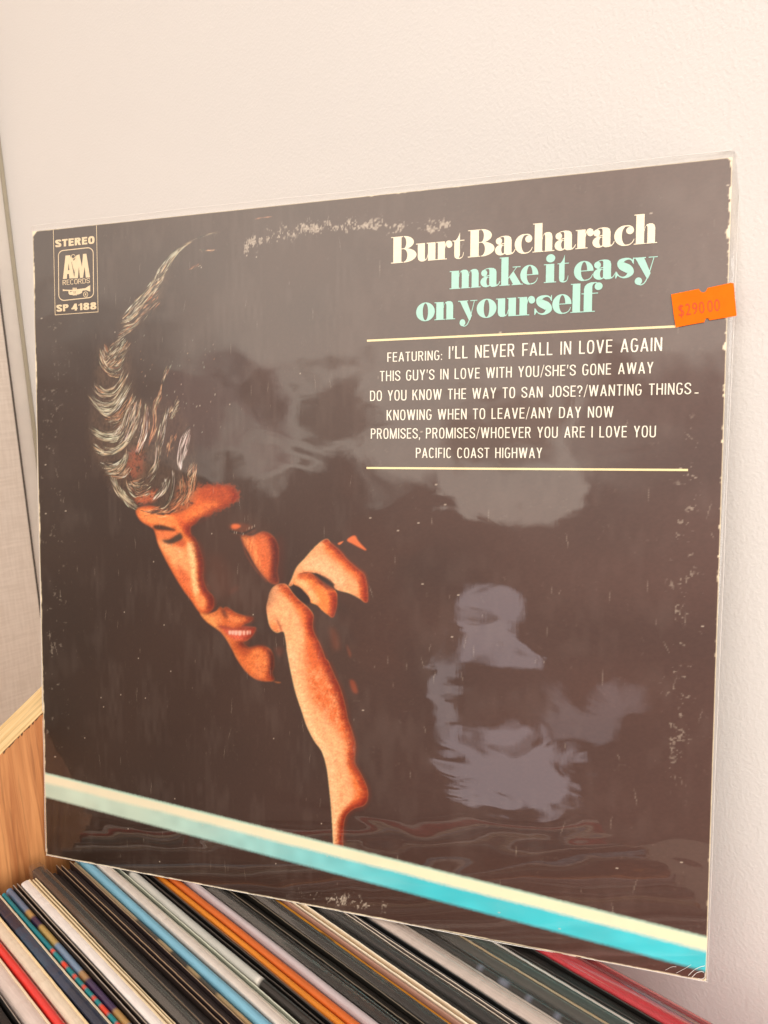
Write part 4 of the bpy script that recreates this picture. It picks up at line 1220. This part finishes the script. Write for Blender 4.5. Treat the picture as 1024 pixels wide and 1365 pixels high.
H_ = 0.045
ARCH = lambda x: ('p', [(x, .66), (x + .04, .86), (x + .12, .98), (x + .24, 1.03), (x + .40, 1.02), (x + .50, .94), (x + .54, .78), (x + .54, 0), (x + .17, 0), (x + .17, .76), (x + .155, .88), (x + .125, .93), (x + .08, .90), (x + .04, .80), (x + .025, .66)])
GL = {
    'B': [R_(.12, 0, .54, 1.49), R_(0, 1.45, .62, 1.49), R_(0, 0, .62, H_), R_(.54, .76, .70, .80),
          ring((.66, 1.125, .52, .365), (.66, 1.125, .13, .32), -90, 90), ring((.66, .40, .66, .40), (.66, .40, .19, .355), -90, 90)],
    'u': [R_(0, .955, .44, 1), R_(.56, .955, 1.02, 1), R_(.64, 0, 1.02, 1), R_(.64, 0, 1.12, H_),
          ('p', [(.10, 1), (.10, .22), (.14, .08), (.24, -.01), (.40, -.02), (.52, .03), (.60, .14), (.645, .32), (.645, .42), (.61, .30), (.57, .16), (.53, .09), (.50, .08), (.48, .12), (.47, .22), (.47, 1)])],
    'r': [R_(.10, 0, .50, 1), R_(0, .955, .46, 1), R_(0, 0, .62, H_), disc(.75, .80, .17, .18), vstroke([(.49, .60, .03), (.54, .82, .05), (.62, .97, .06), (.74, 1.0, .06), (.86, .92, .08)])],
    't': [('p', [(.12, .96), (.12, .2), (.16, .05), (.28, -.02), (.44, -.02), (.44, .06), (.47, .1), (.50, .16), (.50, .96), (.50, 1.44), (.44, 1.30), (.34, 1.12), (.22, 1.02)]), R_(0, .955, .80, 1),
          vstroke([(.34, 0, .06), (.52, .0, .06), (.68, .08, .04), (.76, .32, .03)])],
    'a': [ring((.32, .27, .32, .29), (.44, .29, .10, .22)), R_(.50, .14, .90, .78), vstroke([(.20, .56, .03), (.38, .60, .04), (.56, .62, .05)]),
          ('p', [(.90, .76), (.86, .92), (.74, 1.0), (.56, 1.03), (.34, 1.01), (.18, .94), (.06, .80), (.10, .78), (.22, .92), (.36, .975), (.46, .97), (.50, .90), (.50, .76)]), disc(.21, .76, .17, .18),
          ('p', [(.50, .16), (.54, .04), (.64, -.02), (.82, -.02), (.96, .02), (1.06, .12), (1.12, .26), (1.08, .26), (1.02, .14), (.95, .08), (.91, .09), (.90, .16)])],
    'c': [ring((.52, .5, .52, .53), (.60, .5, .23, .475), 80, 280), vstroke([(.58, 1.0, .06), (.74, .99, .06), (.88, .90, .06), (.94, .76, .05)]), disc(.77, .75, .19, .19), vstroke([(.58, .0, .06), (.76, .03, .05), (.90, .14, .04), (.98, .30, .03)])],
    'h': [R_(.10, 0, .50, 1.54), R_(0, 1.495, .46, 1.54), R_(0, 0, .58, H_), ARCH(.49), R_(.62, 0, 1.14, H_)],
    'n': [R_(.10, 0, .50, 1), R_(0, .955, .46, 1), R_(0, 0, .58, H_), ARCH(.49), R_(.62, 0, 1.14, H_)],
    'm': [R_(.10, 0, .50, 1), R_(0, .955, .46, 1), R_(0, 0, .58, H_), ARCH(.49), R_(.63, 0, 1.10, H_), ARCH(1.02), R_(1.15, 0, 1.67, H_)],
    'k': [R_(.10, 0, .50, 1.54), R_(0, 1.495, .46, 1.54), R_(0, 0, .58, H_), vstroke([(.48, .36, .035), (.72, .66, .035), (.98, .98, .035)], 4), R_(.74, .955, 1.18, 1), ('p', [(.56, .44), (.74, .66), (.80, .72), (1.22, .03), (1.22, 0), (.80, 0)]), R_(.70, 0, 1.32, H_)],
    'e': [ring((.50, .5, .50, .53), (.52, .5, .16, .475), 0, 180), ring((.50, .5, .50, .53), (.58, .5, .22, .475), 180, 275), R_(.34, .48, 1.0, .525), vstroke([(.58, .0, .06), (.76, .04, .05), (.90, .16, .04), (.96, .32, .03)])],
    'i': [R_(.10, 0, .50, 1), R_(0, .955, .46, 1), R_(0, 0, .60, H_), disc(.32, 1.30, .22, .22)],
    's': [vstroke([(.86, .70, .03), (.80, .86, .06), (.66, .97, .08), (.44, .95, .16), (.28, .82, .30), (.36, .62, .40), (.60, .46, .42), (.72, .26, .32), (.60, .08, .17), (.40, .02, .08), (.20, .12, .05), (.08, .34, .03)]), ('p', [(.78, .80), (.87, .68), (.87, 1.02), (.84, 1.02)]), ('p', [(.04, -.01), (.07, -.01), (.16, .16), (.04, .36)])],
    'y': [('p', [(.10, 1), (.56, 1), (.92, .16), (.80, -.10), (.74, -.12)]), R_(0, .955, .66, 1), R_(.80, .955, 1.26, 1), vstroke([(1.08, .98, .04), (.92, .42, .045), (.78, -.02, .05), (.62, -.32, .05), (.44, -.42, .05), (.28, -.38, .05)]), disc(.30, -.22, .19, .19)],
    'o': [ring((.51, .5, .51, .53), (.51, .5, .145, .48))],
    'l': [R_(.10, 0, .50, 1.54), R_(0, 1.495, .46, 1.54), R_(0, 0, .60, H_)],
    'f': [R_(.12, 0, .52, 1.22), R_(0, .955, .80, 1), R_(0, 0, .66, H_), ('p', [(.12, 1.2), (.16, 1.38), (.28, 1.50), (.46, 1.56), (.70, 1.56), (.86, 1.48), (.92, 1.38), (.86, 1.42), (.74, 1.50), (.62, 1.50), (.55, 1.44), (.52, 1.34), (.52, 1.2)]), disc(.82, 1.33, .19, .20)],
}
ZA = lambda x: 510 + x / 5.12
ZB_ = lambda x: 700 + x / 5.12
XH = 7.25


def word(ink, letters, base_v, yref):
    """letters: (glyph, left, right) measured along the baseline"""
    for g, xl, xr in letters:
        u0 = cov(xl, yref(xl))[0]; u1 = cov(xr, yref(xr))[0]
        pcs = GL[g]
        xs = [p[0] for pc in pcs for part in pc[1:] for p in part]
        x0, x1 = min(xs), max(xs)
        f = lambda p: (u0 + (p[0] - x0) / (x1 - x0) * (u1 - u0), base_v + p[1] * XH)
        for pc in pcs:
            if pc[0] == 'p': ink.poly([f(p) for p in pc[1]])
            else: ink.strip([f(p) for p in pc[1]], [f(p) for p in pc[2]])


def bl(p, q): return lambda x: p[1] + (x - p[0]) * (q[1] - p[1]) / (q[0] - p[0])


ink = Ink()
A_, B_ = ZA, ZB_
word(ink, [('B', A_(58), A_(232)), ('u', A_(228), A_(374)), ('r', A_(366), A_(476)), ('t', A_(478), A_(558)), ('B', A_(583), A_(764)), ('a', A_(768), A_(908)), ('c', A_(902), B_(52)), ('h', B_(52), B_(200)), ('a', B_(202), B_(348)), ('r', B_(344), B_(468)), ('a', B_(460), B_(612)), ('c', B_(608), B_(746)), ('h', B_(742), B_(902))], 285.2, bl((521.7, 351.6), (874.8, 323.7)))
o = ink.build('title_lettering', M_cream, album); o['label'] = 'cream fat serif artist name'
ink = Ink()
word(ink, [('m', A_(458), A_(670)), ('a', A_(668), A_(804)), ('k', A_(798), A_(958)), ('e', A_(940), B_(90)), ('i', B_(128), B_(212)), ('t', B_(220), B_(298)), ('e', B_(333), B_(466)), ('a', B_(465), B_(616)), ('s', B_(616), B_(742)), ('y', B_(735), B_(902))], 273.0, bl((600.2, 385.6), (817.2, 371.6)))
word(ink, [('o', A_(230), A_(357)), ('n', A_(355), A_(496)), ('y', A_(516), A_(646)), ('o', A_(643), A_(778)), ('u', A_(774), A_(924)), ('r', A_(922), B_(68)), ('s', B_(64), B_(184)), ('e', B_(186), B_(316)), ('l', B_(310), B_(388)), ('f', B_(383), B_(526))], 260.75, bl((579.7, 427.2), (794.7, 414.9)))
o = ink.build('title_lettering', M_mint, album); o['label'] = 'mint green fat serif album title'


def text_mesh(txt, bold=0.0, wsp=1.0, lsp=1.0):
    cu = bpy.data.curves.new('lettering', 'FONT')
    cu.body = txt; cu.size = 1.0; cu.offset = bold; cu.space_word = wsp; cu.space_character = lsp
    cu.resolution_u = 6
    ob = bpy.data.objects.new('lettering', cu)
    COL.objects.link(ob)
    dg = bpy.context.evaluated_depsgraph_get()
    me = ob.evaluated_get(dg).to_mesh()
    v = np.array([tuple(x.co) for x in me.vertices]); f = [tuple(p.vertices) for p in me.polygons]
    ob.evaluated_get(dg).to_mesh_clear()
    bpy.data.objects.remove(ob); bpy.data.curves.remove(cu)
    return v, f


def sup(cx, cy, rx, ry, a0, a1, n_=36, e_=2.7):
    out = []
    for i in range(n_ + 1):
        th = math.radians(a0 + (a1 - a0) * i / n_)
        c, q_ = math.cos(th), math.sin(th)
        out.append((cx + rx * math.copysign(abs(c) ** (2 / e_), c), cy + ry * math.copysign(abs(q_) ** (2 / e_), q_)))
    return out


def caps_glyph(ch, w, k=1.0):
    """condensed sans capitals: straight stems, squarish bowls; w = stroke, k = width factor. -> width, pieces"""
    h = w * 0.86                                             # horizontals are a little thinner
    W2 = 0.50 * k

    def arc(cx, cy, rx, ry, a0, a1): return ('s', sup(cx, cy, rx, ry, a0, a1), sup(cx, cy, rx - w, ry - h, a0, a1))

    def dg(xa, ya, xb, yb, ww=None):
        d_ = (ww or w * 1.08) / 2
        return ('p', [(xa - d_, ya), (xa + d_, ya), (xb + d_, yb), (xb - d_, yb)])
    o = w * 0.54
    if ch == 'I': return w, [R_(0, 0, w, 1)]
    if ch == 'L': return .40 * k, [R_(0, 0, w, 1), R_(w, 0, .40 * k, h)]
    if ch == 'E': return .42 * k, [R_(0, 0, w, 1), R_(w, 0, .42 * k, h), R_(w, 1 - h, .42 * k, 1), R_(w, .5 - h / 2 + .02, .39 * k, .5 + h / 2 + .02)]
    if ch == 'F': return .40 * k, [R_(0, 0, w, 1), R_(w, 1 - h, .40 * k, 1), R_(w, .48 - h / 2, .37 * k, .48 + h / 2)]
    if ch == 'T': return .45 * k, [R_(.225 * k - w / 2, 0, .225 * k + w / 2, 1 - h), R_(0, 1 - h, .45 * k, 1)]
    if ch == 'H': return W2, [R_(0, 0, w, 1), R_(W2 - w, 0, W2, 1), R_(w, .5 - h / 2 + .02, W2 - w, .5 + h / 2 + .02)]
    if ch == 'N': return W2, [R_(0, 0, w, 1), R_(W2 - w, 0, W2, 1), dg(o, 1, W2 - o, 0)]
    if ch == 'M': return .66 * k, [R_(0, 0, w, 1), R_(.66 * k - w, 0, .66 * k, 1), dg(o, 1, .33 * k, .0), dg(.66 * k - o, 1, .33 * k, 0)]
    if ch == 'A': return .54 * k, [dg(.27 * k, 1, o, 0), dg(.27 * k, 1, .54 * k - o, 0), R_(.13 * k, .24, .41 * k, .24 + h)]
    if ch == 'V': return .52 * k, [dg(o, 1, .26 * k, 0), dg(.52 * k - o, 1, .26 * k, 0)]
    if ch == 'W': return .78 * k, [dg(o, 1, .21 * k, 0), dg(.39 * k, 1, .21 * k, 0), dg(.39 * k, 1, .57 * k, 0), dg(.78 * k - o, 1, .57 * k, 0)]
    if ch == 'Y': return .50 * k, [dg(o, 1, .25 * k, .42), dg(.50 * k - o, 1, .25 * k, .42), R_(.25 * k - w / 2, 0, .25 * k + w / 2, .46)]
    if ch == 'K': return .50 * k, [R_(0, 0, w, 1), dg(.48 * k - o, 1, w * .9, .40), dg(.22 * k, .60, .50 * k - o, 0)]
    if ch in 'O0': return W2, [arc(W2 / 2, .5, W2 / 2, .515, 0, 360)]
    if ch in 'CG':
        p = [arc(W2 / 2, .5, W2 / 2, .515, 38, 322 if ch == 'C' else 360)]
        if ch == 'G': p = [arc(W2 / 2, .5, W2 / 2, .515, 38, 350), R_(.27 * k, .46 - h / 2, W2, .46 + h / 2), R_(W2 - w, .3, W2, .46)]
        return W2, p
    if ch == 'D': return W2, [R_(0, 0, w, 1), R_(w, 0, .22 * k, h), R_(w, 1 - h, .22 * k, 1), arc(.22 * k, .5, W2 - .22 * k, .5, -90, 90)]
    if ch == 'U': return W2, [R_(0, .3, w, 1), R_(W2 - w, .3, W2, 1), arc(W2 / 2, .3, W2 / 2, .315, 180, 360)]
    if ch == 'J': return .38 * k, [R_(.38 * k - w, .25, .38 * k, 1), arc(.19 * k, .25, .19 * k, .265, 180, 360)]
    if ch in 'PRB':
        b0 = .44 if ch != 'R' else .46
        p = [R_(0, 0, w, 1), R_(w, 1 - h, .22 * k, 1), R_(w, b0, .22 * k, b0 + h), arc(.22 * k, (1 + b0) / 2, .25 * k, (1 - b0) / 2, -90, 90)]
        if ch == 'R': p += [dg(.26 * k, b0 + h * .5, .49 * k - o, 0)]
        return (.47 if ch == 'P' else .50) * k, p
    if ch == 'S':
        x = .47 * k
        p = [(x - w * .5, .72, w * .95), (x - w * .55, .86, w * .95), (x * .5, 1 - h * .5, h), (w * .55, .84, w), (w * .58, .66, w), (x * .5, .51, w), (x - w * .55, .36, w), (x - w * .52, .15, w), (x * .5, h * .5, h), (w * .55, .14, w * .95), (w * .48, .29, w * .95)]
        return x, [vstroke(p, 6)]
    if ch == '8': return W2, [arc(W2 / 2, .76, W2 * .47, .25, 0, 360), arc(W2 / 2, .27, W2 / 2, .285, 0, 360)]
    if ch == '4': return W2, [R_(W2 * .55, 0, W2 * .55 + w, 1), R_(0, .2, W2, .2 + h), dg(W2 * .55 + w * .5, 1, o, .2)]
    if ch == '1': return .34 * k, [R_(.34 * k - w, 0, .34 * k, 1), ('p', [(0, .68), (.34 * k - w, .72), (.34 * k - w, 1), (.2 * k, .86), (0, .80)])]
    if ch == '/': return .34 * k, [dg(.30 * k, 1.06, .04 * k, -.08, w * .55)]
    if ch == "'": return w, [('p', [(w * .1, .66), (w * .6, .66), (w * 1.1, 1), (w * .2, 1)])]
    if ch == ':': return w, [R_(0, 0, w, w * 1.1), R_(0, .5, w, .5 + w * 1.1)]
    if ch == '.': return w, [R_(0, 0, w, w)]
    if ch == ',': return w, [('p', [(0, 0), (0, -.16), (w * .4, -.16), (w, .0), (w, w), (0, w)])]
    if ch == '?': return .4 * k, [vstroke([(w * .5, .74, w), (w * .6, .9, w), (.2 * k, 1 - h * .5, h), (.4 * k - w * .55, .84, w), (.4 * k - w * .6, .64, w), (.2 * k, .46, w), (.19 * k, .28, w)], 6), R_(.19 * k - w / 2, 0, .19 * k + w / 2, w * 1.1)]
    raise KeyError(ch)


def caps_line(ink_, txt, u0, u1, v0, cap, w=0.105, k=1.0, ls=0.14, ws=0.42):
    x = 0.0
    items = []
    for c in txt:
        if c == ' ': x += ws; continue
        wd, pcs = caps_glyph(c, w, k)
        if c == '/': x -= 0.03
        items.append((x, pcs)); x += wd + (ls if c not in "/" else ls - 0.05)
    tot = x - ls
    f = lambda p, x_: (u0 + (p[0] + x_) / tot * (u1 - u0), v0 + p[1] * cap)
    for x_, pcs in items:
        for pc in pcs:
            if pc[0] == 'p': ink_.poly([f(p, x_) for p in pc[1]])
            else: ink_.strip([f(p, x_) for p in pc[1]], [f(p, x_) for p in pc[2]])


def put_text(mb, txt, u0, u1, v0, cap, z=0.08, bold=0.0, wsp=1.0, lsp=1.0, rot=0.0, origin=None):
    v, f = text_mesh(txt, bold, wsp, lsp)
    h, _ = text_mesh('H', bold)
    hh = h[:, 1].max()
    x = (v[:, 0] - v[:, 0].min()) / (v[:, 0].max() - v[:, 0].min()) * (u1 - u0) + u0
    y = v[:, 1] / hh * cap + v0
    pts = np.stack([x, y, np.full_like(x, z)], 1)
    if rot:
        c, s_ = math.cos(rot), math.sin(rot)
        d = pts[:, :2] - origin
        pts[:, 0] = origin[0] + d[:, 0] * c - d[:, 1] * s_; pts[:, 1] = origin[1] + d[:, 0] * s_ + d[:, 1] * c
    nrm = []
    P = pts * MM
    ff = []
    for q_ in f:
        a, b, c_ = P[q_[0]], P[q_[1]], P[q_[2]]
        ff.append(q_ if np.cross(b - a, c_ - a)[2] >= 0 else q_[::-1])
    mb.add(P, ff)


lines = [('FEATURING:', (516.5, 482.5), (589.5, 479.6), 12.4), ("I'LL NEVER FALL IN LOVE AGAIN", (598.4, 479.1), (882.6, 466.9), 16.6),
         ("THIS GUY'S IN LOVE WITH YOU/SHE'S GONE AWAY", (506.5, 509.6), (870.9, 496), 13.6), ('DO YOU KNOW THE WAY TO SAN JOSE?/WANTING THINGS', (493.4, 536.1), (921, 523.7), 13.6),
         ('KNOWING WHEN TO LEAVE/ANY DAY NOW', (515.6, 560.9), (817.7, 555.5), 13.6), ('PROMISES, PROMISES/WHOEVER YOU ARE I LOVE YOU', (494.5, 585.8), (874.3, 581.6), 13.6), ('PACIFIC COAST HIGHWAY', (554.5, 610.6), (722.7, 610.2), 13.2)]
ink = Ink(0.05)
for txt, p, q_, cap in lines:
    (u0, v0), (u1, v1) = cov(*p), cov(*q_)
    ink.z = 0.05
    caps_line(ink, txt, u0, u1, (v0 + v1) / 2, cov(p[0], p[1] - cap)[1] - v0)
u, v = cov(929, 524.5)
ink.poly([(u - .8, v), (u + .6, v - .05), (u + .6, v + .4), (u - .8, v + .35)])
o = ink.build('track_lettering', M_list, album); o['label'] = 'cream capitals listing the songs'
for p, q_ in (((489.4, 455.7), (905, 433.2)), ((488.7, 624.2), (917.3, 626))):
    (u0, v0), (u1, v1) = cov(*p), cov(*q_)
    mb = MB(); mb.box([u0 * MM, ((v0 + v1) / 2 - .42) * MM, 0.00004], [u1 * MM, ((v0 + v1) / 2 + .42) * MM, 0.00007])
    mb.build('ruled_line', M_rule, album)

# --- label badge in the corner
Z8 = lambda l: [cov(40 + x / 8.533, 290 + y / 8.533) for x, y in l]
badge = Ink(0.04)


def outline(pts, w_, closed=True):
    P = np.array(pts)
    n_ = len(P)
    c = P.mean(0)
    A, B = [], []
    for i in range(n_ + (1 if closed else 0)):
        a = P[(i - 1) % n_] if closed or i > 0 else P[i]; b = P[i % n_]; c_ = P[(i + 1) % n_] if closed or i < n_ - 1 else P[i]
        t1 = (b - a) / max(1e-9, np.linalg.norm(b - a)); t2 = (c_ - b) / max(1e-9, np.linalg.norm(c_ - b))
        if np.linalg.norm(b - a) < 1e-9: t1 = t2
        if np.linalg.norm(c_ - b) < 1e-9: t2 = t1
        n1 = np.array([-t1[1], t1[0]]); n2 = np.array([-t2[1], t2[0]])
        nn = n1 + n2; nn = nn / max(0.3, (nn @ nn) / 2)
        A.append(tuple(b + nn * w_ / 2)); B.append(tuple(b - nn * w_ / 2))
    badge.strip(A, B)


outline(Z8([(266, 142), (287, 1107), (775, 1072), (757, 88)]), 0.28, False)
r0 = []
BX0, BX1, BY0, BY1 = 328, 720, 362, 946
for cx_, cy_, a0 in ((BX1 - 62, 405, -90), (BX1 - 62 + 4, 850, 0), (BX0 + 62, 880, 90), (BX0 + 58, 435, 180)):
    for i in range(9):
        th = math.radians(a0 + 90 * i / 8)
        r0.append((cx_ + 62 * math.cos(th), cy_ + 62 * math.sin(th)))
outline(Z8(r0), 0.42)
frame_o = badge.build('label_badge', M_badge, album); frame_o['label'] = 'tan outlined label badge with letters and horn'
bk = Ink(0.04)
# the two joined capitals
bk.poly(Z8([(375, 698), (405, 432), (458, 428), (506, 690), (450, 693), (444, 640), (424, 642), (420, 696)][::-1]))
bk.poly(Z8([(504, 690), (526, 430), (562, 418), (592, 560), (604, 414), (642, 410), (684, 680), (636, 683), (622, 560), (604, 684), (570, 686), (556, 560), (546, 690)][::-1]))
bk.poly(Z8([(462, 440), (486, 470), (500, 500), (524, 440), (516, 560), (506, 620), (488, 560)][::-1]))
bk.build('monogram', M_badge, frame_o)
bk = Ink(0.08)
ec = Z8([(x, y) for x, y in ell(494, 470, 22, 44, 0, 360, 20)])
outr = Z8(ell(494, 466, 30, 50, 0, 360, 24)); innr = Z8(ell(494, 462, 22, 40, 0, 360, 24))
bk.strip(outr, innr)
for yq in (452, 480):
    bk.poly(Z8([(474, yq), (494, yq + 14), (514, yq - 6), (514, yq + 4), (494, yq + 26), (474, yq + 12)][::-1]))
bk.build('monogram_loop', M_badge, frame_o)
mono_hole = Ink(0.075)
mono_hole.poly(Z8([(434, 600), (440, 520), (450, 598)][::-1]))
mono_hole.build('monogram_counter', filmed('dark ink under film', lc(54, 38, 31)), frame_o)
horn = Ink(0.04)
horn.poly(Z8([(374, 812), (390, 820), (470, 822), (560, 812), (630, 802), (686, 768), (686, 842), (640, 826), (560, 834), (470, 836), (392, 834), (374, 838)][::-1]))
horn.strip(Z8([(440, 820), (438, 860), (452, 878), (500, 880), (560, 872), (592, 856), (600, 820)]), Z8([(456, 822), (454, 850), (464, 864), (500, 866), (556, 858), (578, 846), (584, 820)]))
for x in (492, 510, 526):
    horn.poly(Z8([(x - 6, 798), (x + 6, 797), (x + 7, 884), (x - 5, 886)][::-1]))
horn.poly(Z8([(456, 846), (490, 838), (490, 870), (464, 872)][::-1])); horn.poly(Z8([(532, 836), (580, 832), (572, 862), (532, 868)][::-1]))
rs = ell(634, 874, 28, 32, 0, 360, 24); ri = ell(634, 874, 22, 26, 0, 360, 24)
horn.strip(Z8(rs), Z8(ri))
horn.build('horn_emblem', M_badge, frame_o)
ink = Ink(0.05)
for txt, (xl, yl), (xr, yr), cap, wt, kk in (('STEREO', (290, 334), (737, 300), 84, 0.27, 1.5), ('SP 4188', (303, 1073), (757, 1040), 78, 0.25, 1.35), ('RECORDS', (373, 764), (683, 748), 56, 0.11, 1.15), ('R', (626, 888), (644, 886), 26, 0.2, 1.2)):
    (u0, v0), = Z8([(xl, yl)]); (u1, v1), = Z8([(xr, yr)]); (_, vc), = Z8([(xl, yl - cap)])
    ink.z = 0.06
    caps_line(ink, txt, u0, u1, (v0 + v1) / 2, vc - v0, wt, kk, 0.10, 0.22)
ink.build('lettering', M_badge, frame_o)

# --- price sticker, stuck on the film and lapping over the sleeve's edge
SZ = lambda l: [cov(880 + x / 8.533, 360 + y / 8.533) for x, y in l]
outl = SZ([(126, 280), (440, 216), (462, 250), (490, 258), (518, 248), (540, 206), (800, 150), (836, 154), (850, 330), (868, 520), (850, 528), (560, 574), (548, 550), (520, 552), (502, 596), (350, 622), (178, 655), (150, 480)])
vv = [Vector((p[0], p[1], 0)) for p in outl]
n_ = len(outl)
tri = tessellate_polygon([vv])
cu_ = sum(p[0] for p in outl) / n_
zc = lambda u_, e_: (0.55 + e_ + 0.35 * max(0, (u_ - cu_) / 14) ** 2) * MM
verts = [(p[0] * MM, p[1] * MM, zc(p[0], .12)) for p in outl] + [(p[0] * MM, p[1] * MM, zc(p[0], 0)) for p in outl]
faces = []
for t3 in tri:
    a, b, c = [vv[i] for i in t3]
    t3 = tuple(t3) if (b - a).cross(c - a).z > 0 else tuple(t3[::-1])
    faces.append(t3); faces.append(tuple(i + n_ for i in t3[::-1]))
for i in range(n_):
    j = (i + 1) % n_
    faces.append((i, i + n_, j + n_, j))
stk = mesh('price_sticker', verts, faces, M_sticker, album)
stk['label'] = 'orange price sticker with notched edges'
mb = MB()
(ua, va), (ub, vb) = SZ([(215, 530), (505, 492)])
(uc, vc), (ud, vd) = SZ([(540, 478), (680, 458)])
rot = math.atan2(vb - va, ub - ua)
(_, vt), = SZ([(300, 390)]); (_, vb_), = SZ([(300, 520)])
org = np.array([ua, va])
L1 = math.hypot(ub - ua, vb - va); off2 = math.hypot(uc - ua, vc - va); L2 = math.hypot(ud - uc, vd - vc)
put_text(mb, '$290', ua, ua + L1, va, vt - vb_, z=0.80, bold=-0.006, lsp=1.15, rot=rot, origin=org)
put_text(mb, '00', ua + off2, ua + off2 + L2, va + 0.1, vt - vb_, z=0.80, bold=-0.006, lsp=1.1, rot=rot, origin=org)
mb.build('price_lettering', M_stamp, stk)

# --- margins of the clear sleeve standing out past the card
def margin(name, pts_in, pts_out, rim_r):
    """a rippled ribbon between the card's edge and the welded rim"""
    n_ = 90
    I = [Vector(pts_in[0]).lerp(Vector(pts_in[1]), i / n_) for i in range(n_ + 1)]
    O = [Vector(pts_out[0]).lerp(Vector(pts_out[1]), i / n_) for i in range(n_ + 1)]
    w1 = wave(hash(name) % 91 if False else len(name) * 13, n_ + 1) * 0.5; w2 = wave(len(name) * 17 + 3, n_ + 1) * 0.35
    for i in range(n_ + 1):
        O[i].z += w1[i]; d = (O[i] - I[i]).normalized(); O[i] += d * w2[i]
    mid = [a.lerp(b, .5) + Vector((0, 0, 0.3 + w1[i] * .8)) for i, (a, b) in enumerate(zip(I, O))]
    v = [tuple(p * MM) for p in I + mid + O]
    f = [(k * (n_ + 1) + i, k * (n_ + 1) + i + 1, (k + 1) * (n_ + 1) + i + 1, (k + 1) * (n_ + 1) + i) for k in range(2) for i in range(n_)]
    o_ = mesh('plastic_sleeve', v, f, M_film, album, smooth=True)
    mb_ = MB(); mb_.tube([p * MM for p in O], rim_r * MM, 6); mb_.build('welded_rim', M_filmrim, o_, smooth=True)
    return o_


margin('top', ((-1.2, S + .1, -.4), (S + 3.4, S + .1, -.4)), ((-1.4, S + 3.2, -1.2), (S + 3.4, S + 3.0, -1.2)), 0.11)
margin('right', ((S + .1, S + 3, -.4), (S + .1, -.3, -.4)), ((S + 2.8, S + 2.4, -1.4), (S + .5, -.4, -1.0)), 0.08)
margin('leftedge', ((-.1, S + 3, -.6), (-.1, 0.2, -.6)), ((-1.6, S + 3, -2.0), (-2.4, 0.2, -2.2)), 0.14)
margin('bottomedge', ((-.1, -.1, -.3), (S + .5, -.1, -.3)), ((-.4, -.35, -.3), (S + .7, -.35, -.3)), 0.16)

# creased corner of the film at the lower right
mb = MB()
for pts in ([(-6.5, 1.0), (-4.5, 3.6), (-2.2, 5.4), (-0.6, 6.2)], [(-5.2, 0.5), (-3.6, 2.6), (-1.8, 3.6), (-0.9, 3.4)], [(-0.5, 3.2), (-0.6, 1.6), (-1.6, 0.6), (-3.0, 0.5)], [(-11, 1.0), (-8, 3.4), (-5.6, 5.6)], [(-15, 1.4), (-12.6, 3.2), (-11, 3.6)]):
    C_ = catmull(pts, False, 6)
    mb.tube([((S + x) * MM, y * MM, 0.00012) for x, y in C_], 0.00011 if len(pts) > 3 else 0.00006, 5)
mb.build('film_crease', M_filmrim, album, smooth=True)
